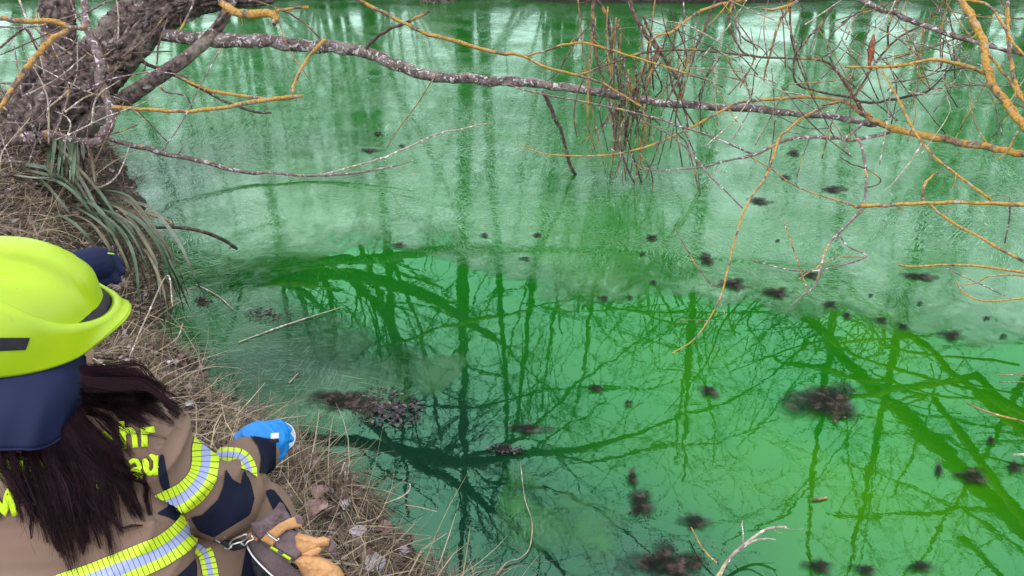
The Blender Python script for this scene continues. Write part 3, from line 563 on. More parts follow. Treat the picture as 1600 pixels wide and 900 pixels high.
A([(1222, 16, 3), (1240, 60, 4), (1250, 90, 4), (1262, 125, 3)], [4.6, 4.7], 'twig_mauve', 1, .1)
A([(1235, 0, 4), (1235, 46, 5), (1239, 71, 4), (1252, 110, 4), (1270, 150, 3)], [4.65, 4.7], 'twig', 2, .1)
A([(1180, -5, 5), (1135, 5, 6), (1100, 15, 6), (1075, 30, 6), (1050, 50, 6), (1030, 55, 5), (1012, 68, 4)], [4.7, 4.7], 'lichen', 3, .12)
A([(1118, 0, 6), (1105, 30, 6), (1095, 60, 6), (1075, 95, 6), (1062, 120, 5), (1045, 150, 5), (1032, 182, 3)], [4.7, 4.8], 'twig', 3, .12)
A([(1145, 0, 6), (1138, 30, 6), (1146, 55, 6), (1160, 80, 4), (1180, 90, 3)], [4.6, 4.6], 'twig', 2, .1)
A([(1150, 40, 4), (1165, 62, 4), (1190, 75, 3), (1200, 90, 2)], [4.6, 4.6], 'bark_white')
A([(1060, 210, 3), (1075, 230, 3), (1090, 290, 3), (1096, 305, 2)], [4.9, 5.1], 'twig')
A([(1135, 90, 4), (1150, 115, 4), (1170, 140, 4), (1170, 165, 3)], [4.7, 4.7], 'twig_tan')
A([(1117, 90, 3), (1100, 130, 3), (1094, 175, 3), (1096, 210, 3)], [4.7, 4.8], 'twig_dark')
A([(1380, 190, 3), (1420, 160, 2), (1470, 118, 2), (1500, 70, 2), (1530, 40, 2)], [4.5, 4.2], 'twig_mauve')
A([(1500, 205, 3), (1505, 190, 3), (1530, 150, 2), (1545, 120, 2)], [4.2, 4.0], 'twig_tan')
A([(1560, 250, 4), (1575, 235, 4), (1590, 205, 4)], [3.8, 3.7], 'lichen', 3, .06)
A([(1360, 68, 3), (1380, 150, 3), (1400, 190, 3)], [4.4, 4.4], 'twig_mauve')
A([(1240, 150, 3), (1300, 190, 3), (1330, 245, 3)], [4.5, 4.3], 'twig_mauve', 2, .1)
A([(1180, 150, 2), (1215, 180, 2), (1260, 200, 2), (1300, 200, 2)], [4.6, 4.6], 'twig')
A([(1400, 60, 3), (1450, 72, 3), (1500, 90, 3), (1540, 105, 3)], [4.2, 4.0], 'twig_mauve')
A([(1480, 150, 2), (1482, 180, 2), (1440, 240, 2)], [4.2, 4.1], 'pale')
A([(1570, 380, 3), (1577, 340, 3), (1578, 310, 3)], [3.6, 3.6], 'twig_dark', 2, .05)
# hanging bundle that dips into the water
for q, mt in [([(927, -15, 8), (927, 40, 8), (933, 90, 7), (944, 130, 6), (955, 175, 6), (962, 215, 5), (980, 262, 4), (990, 285, 3)], 'twig'),
              ([(925, 50, 6), (922, 100, 5), (918, 150, 5), (920, 200, 4), (930, 235, 3)], 'twig_tan'),
              ([(935, 0, 7), (950, 30, 7), (955, 70, 6), (965, 120, 5), (972, 180, 5), (985, 230, 4), (1003, 286, 4)], 'twig_dark'),
              ([(950, 10, 4), (947, 60, 4), (953, 110, 4), (960, 170, 5), (962, 235, 5)], 'twig_tan'),
              ([(980, -10, 9), (995, 30, 9), (1012, 58, 9), (1030, 80, 8), (1048, 105, 7), (1060, 130, 6), (1068, 165, 6), (1076, 200, 4)], 'twig'),
              ([(1005, 25, 5), (1018, 55, 6), (1040, 95, 5), (1055, 145, 5), (1085, 195, 4)], 'twig'),
              ([(968, 30, 4), (958, 60, 4), (950, 95, 4), (955, 130, 3)], 'twig_tan'), ([(1035, 70, 5), (1022, 100, 5), (1008, 140, 5), (995, 175, 4), (985, 200, 3)], 'twig_tan'),
              ([(990, 90, 4), (995, 130, 4), (985, 170, 4), (975, 230, 3)], 'twig'), ([(1017, 70, 4), (1018, 100, 4), (1022, 142, 3)], 'twig_dark'),
              ([(1060, 30, 4), (1050, 80, 4), (1042, 140, 3), (1062, 190, 3), (1085, 240, 3), (1095, 300, 2)], 'twig'), ([(915, 115, 4), (900, 155, 3), (897, 190, 3), (902, 215, 2)], 'twig'),
              ([(925, 35, 4), (900, 65, 4), (885, 90, 4), (870, 115, 3), (852, 128, 3)], 'twig'), ([(1005, 170, 5), (1010, 210, 5), (1002, 240, 4), (990, 292, 3)], 'twig_tan'),
              ([(1000, 240, 3), (1018, 270, 3), (1020, 305, 2)], 'twig_dark'), ([(1125, 90, 3), (1105, 120, 3), (1093, 150, 3), (1098, 200, 3)], 'twig_dark')]:
    A(q, [4.9, 5.0, 5.2], mt, 6, .18)
for k in range(30):
    x0 = random.gauss(1000, 48); x1 = 985+random.gauss(0, 35)+.35*(x0-1000); y0 = random.uniform(-10, 140); y1 = random.uniform(200, 292); m_ = (x0+x1)/2+random.gauss(0, 18)
    A([(x0, y0, 3.5), (x0*.6+m_*.4+random.gauss(0, 8), y0*.7+y1*.3, 3.5), (m_, (y0+y1)/2, 3), (x1, y1, 2)], [4.8+random.random()*.3, 5.1+random.random()*.1], random.choice(['twig', 'twig_mauve', 'twig_tan', 'twig_dark']), 2, .1, 'twig')
for k in range(90):
    x0, y0 = random.uniform(1050, 1600), random.uniform(0, 190); a = random.uniform(0, 3.14); r_ = random.uniform(30, 90); cv = random.uniform(-25, 25)
    dx, dy = math.cos(a)*r_, math.sin(a)*r_
    A([(x0-dx, y0-dy, 1.5), (x0+dy/r_*cv*.6, y0-dx/r_*cv*.6, 2.5), (x0+dx, y0+dy, 3)], [4.1+random.random()*.6, 4.1+random.random()*.6], random.choice(['twig', 'twig_mauve', 'pale', 'twig_dark', 'twig_tan']), 2, .12, 'twig')
for pts, ds, mat, tw, tl, nm in L:
    pts = [(p[0], p[1], p[2]*(.84 if p[2] > 9 else .72)) for p in pts]; wd = max(p[2] for p in pts); limb(nm or ('branch' if wd > 5 else 'twig'), dep(pts, ds), mat, rt, twigs=tw, twlen=tl, sides=10 if wd > 9 else 5, wob=.03 if wd > 9 else .05)
# stem of that tree stands outside the frame
mbt = MB(); TP = np.array([(3.9, 1.6, .0), (3.85, 1.7, .8), (3.7, 2.0, 1.6), (3.5, 2.4, 2.6), (3.6, 3, 4.), (3.9, 3.4, 6)]); mbt.tube(catmull(TP, 6), np.linspace(.17, .05, 31), 14); mbt.build('trunk', M['bark'], rt)
for a, b in (((1655, 254, 3.6), (3.78, 1.85, 1.1)), ((1648, 258, 3.7), (3.75, 1.9, 1.3)), ((1645, 322, 3.5), (3.8, 1.8, .9)), ((1645, 432, 3.3), (3.85, 1.7, .6)), ((1640, 95, 3.8), (3.6, 2.1, 1.9))):
    p0 = W(*a); p1 = np.array(b); m_ = (p0+p1)/2+np.array([0, .1, .1]); mb_ = MB(); mb_.tube(catmull([p0, m_, p1], 6), np.linspace(.02, .05, 13), 8); mb_.build('branch', M['lichen'], rt)
MR = [([(1240, 475, 24), (1290, 530, 28), (1350, 590, 32), (1410, 645, 36), (1460, 690, 40), (1500, 730, 42), (1570, 800, 40), (1680, 900, 38)], [12.5, 10.5, 9, 8, 7.2]),
      ([(1400, 640, 8), (1480, 655, 9), (1560, 670, 8), (1640, 685, 7)], [8.4, 8.0]), ([(1300, 650, 5), (1400, 660, 6), (1500, 690, 8), (1600, 690, 9)], [7, 7]),
      ([(1290, 800, 8), (1370, 805, 9), (1460, 800, 10), (1540, 795, 12), (1640, 800, 14)], [5, 5]), ([(1315, 720, 4), (1380, 745, 6), (1440, 770, 7), (1500, 800, 8), (1600, 860, 10)], [6, 5.5]),
      ([(1130, 850, 4), (1200, 815, 5), (1240, 790, 6), (1300, 720, 5), (1350, 640, 3)], [6, 7]), ([(1390, 780, 5), (1430, 700, 6), (1450, 640, 5), (1480, 560, 4)], [8, 9]),
      ([(1150, 700, 4), (1210, 640, 5), (1250, 590, 4), (1290, 520, 3)], [8, 9]), ([(1500, 840, 14), (1540, 880, 16), (1600, 940, 18)], [5, 5])]
for pts, ds in MR: limb('branch', dep(pts, ds), 'bark', rt, mirror=True, twigs=9, twlen=1.0, n=4, wob=.04)
# ------------------------------------------------------------------ dead grass and litter on the bank
def ribbons(P, D, Lh, Wd, bend, colr, seg=4, gravity=.0, twist=True):
    n = len(P); D = D/np.linalg.norm(D, axis=1)[:, None]; side = np.cross(D, np.random.normal(0, 1, (n, 3))*.5+[0, 0, 1]); side /= np.linalg.norm(side, axis=1)[:, None]+1e-9
    pts = [P]; d = D.copy()
    for k in range(seg):
        d = d+bend/seg; d[:, 2] -= gravity/seg; d /= np.linalg.norm(d, axis=1)[:, None]; pts.append(pts[-1]+d*(Lh/seg)[:, None])
    V = np.zeros((n, seg+1, 2, 3))
    for k in range(seg+1):
        w_ = (Wd*(1-.75*(k/seg)**2))[:, None]*.5; V[:, k, 0] = pts[k]-side*w_; V[:, k, 1] = pts[k]+side*w_
    b = (np.arange(n)*(seg+1)*2)[:, None]; k = np.arange(seg)[None, :]*2
    F = np.stack([b+k, b+k+1, b+k+3, b+k+2], -1).reshape(-1, 4)
    return V.reshape(-1, 3), F, np.repeat(colr, (seg+1)*2, 0)
def scatter(n, xr, yr, dmin, dmax, cond=None):
    out = []
    while sum(len(o) for o in out) < n:
        p = np.random.uniform((xr[0], yr[0]), (xr[1], yr[1]), (n*2, 2)); d = -sd_poly(p, POND); m = (d > dmin) & (d < dmax)
        q = PX(np.column_stack([p, np.full(len(p), .2)])); vis = (q[:, 0] > -150) & (q[:, 0] < 1000) & (q[:, 1] < 1050) & (q[:, 2] > .3)
        keep_ = np.random.rand(len(p)) < np.where(vis, np.clip(2.2/np.maximum(q[:, 2], .5), 0, 1)**1.2, .10); out.append(p[m & keep_])
    return np.vstack(out)[:n]
pal = np.array([.78, .76, .66])*np.array([(.20, .145, .115), (.34, .26, .19), (.50, .41, .32), (.12, .085, .07), (.27, .20, .18), (.60, .50, .40), (.16, .14, .07), (.30, .22, .23)])
def straw(name, n, dmin, dmax, Lr, Wr, up, bendm, grav, lift, probs, label, cat):
    p = scatter(n, (-7, 1.5), (-.8, 8), dmin, dmax); z = GZ(p[:, 0], p[:, 1]); a = np.random.uniform(0, 6.283, n)
    # tufts share direction
    a = a*.45+np.array([mn.noise((x*2.2, y*2.2, 5.))*7 for x, y in p])
    D = np.stack([np.cos(a), np.sin(a), np.random.uniform(*up, n)], 1)
    V, F, C = ribbons(np.column_stack([p, z+np.random.uniform(*lift, n)]), D, np.random.uniform(*Lr, n), np.random.uniform(*Wr, n), np.random.normal(0, bendm, (n, 3)), pal[np.random.choice(len(pal), n, p=probs)]*np.random.uniform(.6, 1.15, (n, 1)), 4, grav)
    tag(mk(name, V, F, M['straw'], attrs={'col': C}, smooth=False), label, cat, kind='stuff')
straw('dead_grass', 44000, -.06, 4, (.05, .2), (.0015, .004), (-.1, .7), .7, .7, (0, .012), (.27, .2, .1, .22, .1, .02, .06, .03), 'matted dead grass and stems on the bank', 'grass')
straw('long_straw', 4400, .07, 3, (.15, .42), (.002, .0045), (.1, .9), .8, 1.2, (0, .02), (.1, .25, .25, .05, .1, .2, .03, .02), 'long pale bent straws over the bank', 'straw')
straw('green_grass', 3500, .02, .5, (.04, .12), (.0015, .003), (.4, 1.4), .5, .6, (0, .01), (0, .1, .1, 0, 0, .1, .7, 0), 'faded green tufts at the edge of the bank', 'grass')
def chips(n):
    p = scatter(n, (-5, .6), (.5, 7), -.05, 3); z = GZ(p[:, 0], p[:, 1]); V = []; F = []; C = []
    for i in range(n):
        s_ = random.uniform(.006, .022); R = Matrix.Rotation(random.random()*6.28, 3, 'Z')@Matrix.Rotation(random.gauss(0, .6), 3, 'X')@Matrix.Rotation(random.gauss(0, .5), 3, 'Y')
        cu = random.uniform(-.6, .6); q = [(-1, 0, 0), (-.3, .6, cu), (.6, .5, cu), (1.1, 0, .2), (.5, -.6, cu), (-.4, -.5, cu), (0, 0, 0)]
        b = len(V); V += [np.array(R@Vector(t))*s_+[p[i, 0], p[i, 1], z[i]+.008+.012*random.random()] for t in q]; F += [(b+6, b+k, b+(k+1) % 6) for k in range(6)]
        C += [np.array(random.choice([(.14, .085, .075), (.24, .17, .16), (.09, .055, .05), (.38, .31, .33), (.2, .11, .09)]))*random.uniform(.6, 1.1)]*7
    tag(mk('leaf_litter', V, F, M['straw'], attrs={'col': np.array(C)}, smooth=False), 'crumbled leaf litter between the dead stems', 'leaf litter', kind='stuff')
chips(6000)
def leaf(px, py, size, mat, label, d=None, group=None, z=None, curl=.4):
    g0 = WZ(px, py, .3)
    for _ in range(6): zz = float(GZ(g0[0], g0[1])[0]) if z is None else z; g0 = WZ(px, py, zz+.015)
    n1, n2 = 9, 7; V = []; rot = random.random()*6.28; ph = random.random()*40
    for i in range(n1):
        u = i/(n1-1); hw = math.sin(math.pi*min(1, u*1.02+.01)**.8)*.42*(1+.25*mn.noise((u*9, ph, 0)))
        for j in range(n2):
            v = (j/(n2-1)*2-1); x, y = (u-.5)*size, v*hw*size; zc = size*(curl*v*v*.5+.35*curl*math.sin(u*3.1)+.12*mn.noise((u*4, v*4, ph)))
            V.append((x*math.cos(rot)-y*math.sin(rot)+g0[0], x*math.sin(rot)+y*math.cos(rot)+g0[1], zc+g0[2]))
    F = [(i*n2+j, i*n2+j+1, (i+1)*n2+j+1, (i+1)*n2+j) for i in range(n1-1) for j in range(n2-1)]
    root = bpy.data.objects.new('x', None); o = mk('leaf', V, F, M[mat]); bpy.data.objects.remove(root)
    tag(o, label, 'leaf', group); return o
for a in [(487, 727, .075, 'leafm', 'curled reddish-brown leaf at the water edge beside the blue glove'), (500, 775, .07, 'leafm', 'crinkled brown leaf above the tan leather glove'), (494, 802, .085, 'leafm', 'broad mauve-brown leaf touching the straw by the leather glove'),
          (560, 838, .06, 'leafp', 'pale grey-mauve leaf half hidden in dead grass'), (585, 885, .07, 'leafp', 'whitish dry leaf at the bottom of the bank'), (600, 830, .06, 'leafm', 'dark rust leaf under the drooping straw'), (632, 865, .045, 'leafp', 'small bright leaf scrap on the bank brow'),
          (372, 641, .03, 'leafp', 'small white leaf scrap beside the sleeve cuff')]: leaf(*a)
random.seed(21)
for k in range(34):
    t = random.random(); px = random.choice([random.uniform(200, 330), random.uniform(450, 640)]); py = random.uniform(480, 640) if px < 400 else random.uniform(760, 890)
    leaf(px, py, random.uniform(.025, .05), random.choice(['leafm', 'leafm', 'leafp']), 'small curled dry leaf lying in the dead grass of the bank', group='small fallen leaves on the bank')
# single stalks and twigs
def stalk(pts, ds, mat, label, cat='straw', name='straw', tw=0, group=None, mirror=False):
    o = limb(name, dep(pts, ds), mat, None, wob=.02, sides=5, twigs=tw, twlen=.08); tag(o, label, cat, group)
def dz(x, y, z): v = FW-UP*((y-450)/FP); return (z-CAM[2])/v[2]
def flat(pts, zs, mat, label, cat='straw', name='straw', tw=0):
    Z = np.interp(np.linspace(0, 1, len(pts)), np.linspace(0, 1, len(zs)), zs); q = [(p[0], p[1], p[2]*(.62 if name == 'straw' else .85), dz(p[0], p[1], z)) for p, z in zip(pts, Z)]
    tag(limb(name, q, mat, None, wob=.02, sides=5, twigs=tw, twlen=.08), label, cat)
flat([(190, 587, 3), (225, 505, 4), (261, 430, 4), (270, 478, 3)], [.2, .35, .5, .45], 'pale', 'tall pale straw bent over right of the helmet peak')
flat([(178, 584, 3), (225, 560, 3), (274, 531, 3), (286, 505, 2)], [.25, .2, .2], 'pale', 'pale straw slanting to the water below the helmet peak')
flat([(326, 600, 3), (329, 622, 3), (331, 650, 3)], [.3, .15], 'pale', 'short upright white straw at the water edge')
flat([(345, 665, 5), (372, 650, 6), (400, 637, 5), (424, 625, 2)], [.12, .1], 'twig_mauve', 'grey stick poking over the water behind the blue glove', 'stick', 'stick')
flat([(372, 535, 3), (420, 517, 4), (464, 502, 4), (534, 480, 2)], [.01], 'pale', 'long tan straw lying on the grey ice')
flat([(306, 444, 3), (340, 462, 3), (364, 483, 2)], [.01], 'pale', 'white straw lying on the ice near the sedge')
flat([(452, 598, 3), (466, 583, 2)], [.01], 'pale', 'tiny white straw on the ice patch')
flat([(600, 787, 3), (624, 778, 4), (639, 767, 4), (640, 756, 3), (632, 755, 2)], [.2], 'pale', 'hooked pale straw curling over the brow of the bank')
flat([(633, 789, 3), (660, 794, 3), (684, 800, 2)], [.12], 'pale', 'straight pale straw pointing right over the water')
flat([(522, 758, 3), (532, 740, 3), (539, 724, 4), (539, 758, 3)], [.15, .3, .15], 'pale', 'straw folded like a tent beside the reddish leaf')
flat([(673, 863, 3), (678, 880, 4), (684, 905, 4)], [.25, .05], 'pale', 'pale upright straw at the bottom edge of the bank')
flat([(702, 875, 3), (698, 888, 3), (692, 905, 3)], [.2, .05], 'pale', 'slanting pale straw at the bottom edge of the bank')
flat([(771, 905, 4), (792, 879, 4), (813, 872, 3), (828, 854, 3), (831, 815, 2.5), (820, 779, 2), (813, 722, 1.5)], [.01], 'pale', 'long crooked white stem floating on the dark water')
flat([(1121, 902, 8), (1142, 870, 7), (1176, 841, 6), (1201, 826, 5), (1229, 823, 4)], [.03, .1], 'pale', 'forked bleached twig rising at the bottom of the frame', 'twig', 'twig', 3)
flat([(1150, 862, 5), (1176, 846, 4), (1195, 842, 3), (1212, 843, 3)], [.05, .09], 'pale', 'short bleached fork beside the bleached twig', 'twig', 'twig')
flat([(1080, 824, 3), (1098, 857, 3), (1120, 880, 3)], [.03], 'twig_tan', 'thin brown stem crossing near the bleached twig', 'twig', 'twig')
flat([(1270, 781, 5), (1281, 780, 5), (1293, 777, 4)], [.006], 'twig_dark', 'short black floating stick with a white tip', 'stick', 'stick')
flat([(1511, 630, 3), (1533, 640, 4), (1565, 650, 4), (1640, 668, 4)], [.1], 'twig_tan', 'tan stem entering from the right edge above the water', 'twig', 'twig')
flat([(1560, 586, 3), (1640, 584, 3)], [.15], 'twig_tan', 'upper of two short tan straws at the right edge')
flat([(1562, 597, 3), (1640, 596, 3)], [.15], 'twig_tan', 'lower of two short tan straws at the right edge')
flat([(1583, 711, 5), (1640, 708, 6)], [.03], 'pale', 'white stick end at the right edge', 'stick', 'stick')
flat([(1658, 60, 10), (1366, 95, 8)], [1, 1], 'lichen', 'x') if False else None
# withered rust-coloured leaf caught on a twig
stalk([(1366, 55, 3), (1362, 75, 12), (1360, 92, 8), (1358, 108, 3)], [4.3], 'leafr' if 'leafr' in M else 'twig', 'withered rust-red leaf hanging on a twig at upper right', 'leaf', 'leaf')
# ------------------------------------------------------------------ sedge on the bank under the willow
sg = empty('sedge_clump', WZ(140, 345, .1), 'dark green sedge tuft arching over the water edge beyond the helmet', 'sedge')
auth = [[(150, 320), (200, 330), (245, 385), (272, 440), (286, 490)], [(140, 300), (200, 335), (240, 400), (262, 470)], [(130, 310), (180, 330), (222, 380), (250, 450)], [(120, 330), (160, 345), (200, 400), (215, 455)],
        [(110, 190), (106, 250), (104, 315)], [(100, 200), (100, 260), (98, 320)], [(60, 215), (110, 260), (160, 330), (200, 390)], [(40, 260), (90, 280), (140, 330), (180, 380)], [(150, 345), (195, 350), (228, 400), (240, 470), (245, 500)],
        [(70, 180), (88, 200), (100, 240)], [(0, 270), (50, 272), (100, 300), (150, 345)]]
random.seed(5)
for k in range(64):
    a = random.choice(auth); b = random.choice(auth[:4] if len(a) != 3 else auth[4:6]); ox, oy = random.gauss(0, 16), random.gauss(0, 12); n_ = len(a); wd = random.uniform(3.5, 8.5)
    q = [(x+ox*(1+.6*i/n_), y+oy+i*random.gauss(0, 4), wd*(1-.85*(i/(n_-1))**1.6)) for i, (x, y) in enumerate(a)]
    z0, z1 = random.uniform(.08, .3), random.uniform(.02, .1); Z = [z0+.35*math.sin(math.pi*min(1, i/(n_-1)*1.05))+(z1-z0)*i/(n_-1) for i in range(n_)]
    P, R = branch_pts([(*p, dz(p[0], p[1], max(z, .01))) for p, z in zip(q, Z)]); PR = catmull(np.column_stack([P, R]), 5)
    side = np.cross(np.gradient(PR[:, :3], axis=0), [0.2, random.uniform(-.8, .8), 1.]); side /= np.linalg.norm(side, axis=1)[:, None]+1e-9
    V = []; 
    for p, r_, s_ in zip(PR[:, :3], PR[:, 3], side): r_ = max(r_, .0007); V += [p-s_*r_, p+np.array([0, 0, -.35*r_]), p+s_*r_]
    F = [(3*i+j, 3*i+j+1, 3*i+j+4, 3*i+j+3) for i in range(len(PR)-1) for j in range(2)]
    cc = np.array(random.choice([(.03, .06, .025), (.05, .085, .045), (.075, .1, .06), (.1, .085, .045), (.16, .13, .08), (.12, .14, .1)]))
    mk('leaf', V, F, M['reed'], sg, attrs={'col': np.tile(cc, (len(V), 1))})
flat([(225, 358, 5), (262, 355, 6), (300, 358, 7), (340, 370, 7), (370, 388, 6)], [.2, .4, .3, .1], 'twig_dark', 'dark arching reed stem with a frayed brown tip over the water', 'reed', 'arching_reed', 3)
flat([(180, 330, 3), (215, 331, 4), (250, 340, 6), (271, 350, 3)], [.4, .4], 'twig_tan', 'tan withered reed blade above the sedge', 'reed', 'withered_reed')
# ------------------------------------------------------------------ silt and leaf clumps in the water
def clump_mat():
    m, nt, b = nodes('silt_clump'); c_ = coords(nt); n = N(nt, 'ShaderNodeTexNoise', i_Scale=30.0, i_Detail=8.0); nt.links.new(c_, n.inputs['Vector'])
    r = ramp(nt, [(.4, (.003, .006, .003)), (.55, (.016, .013, .010)), (.68, (.07, .045, .04))], n.outputs[0]); nt.links.new(r.outputs[0], b.inputs['Base Color']); b.inputs['Roughness'].default_value = .6; b.inputs['Specular IOR Level'].default_value = .08
    a = N(nt, 'ShaderNodeAttribute', attribute_name='edge'); n2 = N(nt, 'ShaderNodeTexNoise', i_Scale=16.0, i_Detail=9.0, i_Distortion=.3); nt.links.new(c_, n2.inputs['Vector'])
    s_ = N(nt, 'ShaderNodeMath', operation='ADD'); nt.links.new(a.outputs['Fac'], s_.inputs[0]); nt.links.new(n2.outputs[0], s_.inputs[1])
    q = N(nt, 'ShaderNodeMapRange', i_1=.74, i_2=1.22, i_4=.9); nt.links.new(s_.outputs[0], q.inputs[0]); nt.links.new(q.outputs[0], b.inputs['Alpha']); bumpn(nt, b, n.outputs[0], .6, .004); return m
M['clump'] = clump_mat()
def clump(px, py, rx, ry, label, hi=.012, name='silt_clump', cat='silt clump', group=None, mat='clump'):
    c0 = WZ(px, py); ex = WZ(px+rx, py)-c0; ey = WZ(px, py-ry)-c0; nr, ns = 9, 30; V = [c0+[0, 0, hi+.006]]; E = [1.]; ph = random.random()*90
    for i in range(1, nr+1):
        r_ = i/nr*1.25
        for k in range(ns):
            a = 2*math.pi*k/ns; j = .88+.55*mn.noise((math.cos(a)*1.6, math.sin(a)*1.6, ph))+.25*mn.noise((math.cos(a)*4, math.sin(a)*4, ph)); p = c0+(ex*math.cos(a)+ey*math.sin(a))*r_*j
            h = hi*max(0, 1-(r_/1.05)**2)*(1+.8*mn.noise((p[0]*25, p[1]*25, ph))); V.append(p+[0, 0, h+.0062]); E.append(1-r_/1.25*1.0)
    F = [(0, 1+k, 1+(k+1) % ns) for k in range(ns)]+[(1+i*ns+k, 1+(i+1)*ns+k, 1+(i+1)*ns+(k+1) % ns, 1+i*ns+(k+1) % ns) for i in range(nr-1) for k in range(ns)]
    mb = MB(); mb.V = [np.array(V)]; o = mk(name, V, F, M[mat], attrs={'edge': E}); me = o.data; c_ = np.array(c0)
    for v in me.vertices: v.co -= Vector(c_)
    o.location = c_; tag(o, label, cat, group)
big = [(1285, 630, 80, 46, 'largest black silt patch, heart-shaped, in the bright green water', .02), (1146, 447, 26, 14, 'oval dark clump where the drooping orange twig ends'), (1214, 460, 26, 15, 'dark clump on the ice rim left of the forked twig'),
       (1266, 432, 22, 10, 'dark clump behind the forked twig'), (1297, 478, 16, 7, 'flat dark clump right of the forked twig on the ice rim'), (1323, 495, 10, 7, 'small dark clump with a white straw on the ice rim'),
       (1376, 502, 16, 6, 'left of two small brown clumps on the ice rim'), (1411, 511, 12, 7, 'right of two small brown clumps on the ice rim'), (1486, 526, 26, 11, 'long dark clump on the ice rim at the right'), (1541, 499, 11, 6, 'small dark clump on the ice at the right above the rim'),
       (1566, 527, 10, 6, 'dark speck on the ice rim nearest the right edge'), (1436, 434, 32, 9, 'long slanting dark streak in the ice under the tan branches'), (1184, 316, 22, 8, 'dark clump beside the long orange twig'), (1300, 298, 26, 8, 'dark mottled clump in the ice below the lichened branch'),
       (1226, 278, 16, 6, 'dark patch left of the mottled clump in the ice'), (1240, 240, 13, 8, 'faint grey pair of flecks under the arched branch'), (1018, 373, 14, 6, 'blurred dark spot in the middle of the ice'), (1003, 398, 8, 4, 'small dark fleck below the blurred spot'),
       (1104, 407, 14, 13, 'ragged dark clump left of the orange twig'), (1020, 443, 8, 5, 'dark fleck above the ice rim at centre right'), (944, 468, 11, 5, 'brown fleck on the ice rim at centre'), (984, 466, 9, 4, 'thin brown fleck next to the centre rim fleck'),
       (1107, 612, 20, 11, 'round dark clump in open water left of the largest silt patch'), (931, 608, 19, 8, 'brown clump in the open water at centre'), (981, 632, 11, 7, 'small brown clump below right of the centre clump'), (1520, 748, 36, 18, 'big dark clump at lower right under the leaning trunk mirror'),
       (1466, 736, 10, 18, 'narrow dark clump left of the big lower right clump'), (1583, 730, 26, 15, 'dark clump cut by the right edge'), (1546, 690, 9, 10, 'little dark tuft above the lower right clumps'), (1000, 787, 34, 28, 'blurred grey-blue silt cloud at bottom centre', .006),
       (1086, 817, 30, 17, 'dark silt patch right of the blurred cloud'), (987, 748, 14, 14, 'small upper lobe of the blurred silt cloud'), (822, 672, 42, 11, 'long dark weed clump in the mirrored branches'), (1282, 886, 32, 17, 'dark clump at the bottom edge, left of three'),
       (1352, 892, 28, 14, 'dark clump at the bottom edge, middle of three'), (1436, 888, 30, 14, 'dark clump at the bottom edge, right of three'), (1040, 880, 85, 38, 'wide slate-blue ice pane at the bottom centre', .004),
       (785, 703, 22, 7, 'tangled dark weed right of the thick mirrored limb'), (540, 628, 66, 24, 'wide purple-brown mud shoal out from the blue glove', .004),
       (757, 369, 11, 5, 'faint leaf in the ice right of centre left'), (840, 369, 11, 4, 'pale violet leaf frozen in the ice at centre'), (622, 385, 18, 5, 'leaf scrap on the upper ice rim'), (577, 237, 18, 5, 'dark flat leaf in the ice under the white twig'),
       (590, 210, 10, 4, 'violet leaf frozen above the flat leaf'), (628, 229, 9, 3, 'tiny leaf touching the white twig'), (1360, 463, 6, 4, 'tiny dark speck below the slanting streak'), (1437, 476, 7, 4, 'tiny dark speck above the long rim clump'),
       (820, 406, 12, 4, 'dark leaf scrap on the ice rim at centre'), (315, 473, 14, 8, 'violet leaf scrap near the sedge tips'), (1215, 378, 6, 3, 'small dark dash in the green ice')]
random.seed(9)
for b_ in big: clump(*b_[:5], hi=b_[5] if len(b_) > 5 else .007)
def raft(px, py, rx, ry, n, label, smax=.02):
    V = []; F = []; C = []
    for i in range(n):
        a, r_ = random.random()*6.283, random.random()**.6; c0 = WZ(px+rx*r_*math.cos(a)+random.gauss(0, rx*.08), py+ry*r_*math.sin(a)); s_ = random.uniform(.004, smax)*(1.2-r_*.7); z = .0065+random.random()*.003
        Rm = Matrix.Rotation(random.random()*6.28, 3, 'Z')@Matrix.Rotation(random.gauss(0, .09), 3, 'X'); lw = random.uniform(.25, .8); cu = random.uniform(.1, .5)
        q = [(-1, 0, 0), (-.3, lw, cu*.5), (.5, lw*.8, cu), (1.1, 0, .1), (.5, -lw*.9, cu*.5), (-.4, -lw*.8, cu*.3), (0, 0, 0)]; b = len(V)
        V += [np.array(Rm@Vector(t))*s_+[c0[0], c0[1], z] for t in q]; F += [(b+6, b+k, b+(k+1) % 6) for k in range(6)]; C += [np.array(random.choice([(.03, .018, .02), (.06, .038, .045), (.018, .013, .014), (.13, .09, .11), (.012, .010, .012)]))*random.uniform(.6, 1.1)]*7
    tag(mk('floating_debris', V, F, M['wetleaf'], attrs={'col': np.array(C)}, smooth=False), label, 'debris', kind='stuff')
M['wetleaf'] = attr_mat('wet_leaf_scraps', .25)
raft(606, 640, 58, 34, 300, 'raft of purple-brown leaf scraps beside the mud shoal', .019); raft(545, 632, 55, 18, 90, 'sparse leaf scraps on the mud shoal', .01); raft(418, 494, 42, 14, 130, 'pale violet leaf scraps on the grey ice', .014); raft(318, 472, 18, 10, 60, 'leaf scraps near the sedge tips', .012)
raft(790, 705, 30, 8, 90, 'tangled scraps by the thick mirrored limb', .014); raft(1310, 655, 22, 10, 40, 'leaf scraps on the rim of the largest silt patch', .012); raft(1000, 800, 90, 60, 60, 'scattered specks over the blurred silt cloud', .005); raft(1060, 870, 90, 30, 60, 'scattered scraps on the slate-blue pane', .007)
raft(900, 520, 500, 180, 260, 'tiny specks drifting over the whole pond', .0045)
# dark stump and rushes on the far bank
st = MB(); sx = WZ(682, 6, .0); st.tube([sx+[0, .35, -.3], sx+[0, .32, .25], sx+[.1, .4, .6]], [.34, .3, .2], 14); o = st.build('stump', M['bark']); tag(o, 'dark root stump standing in the water of the far bank', 'stump')
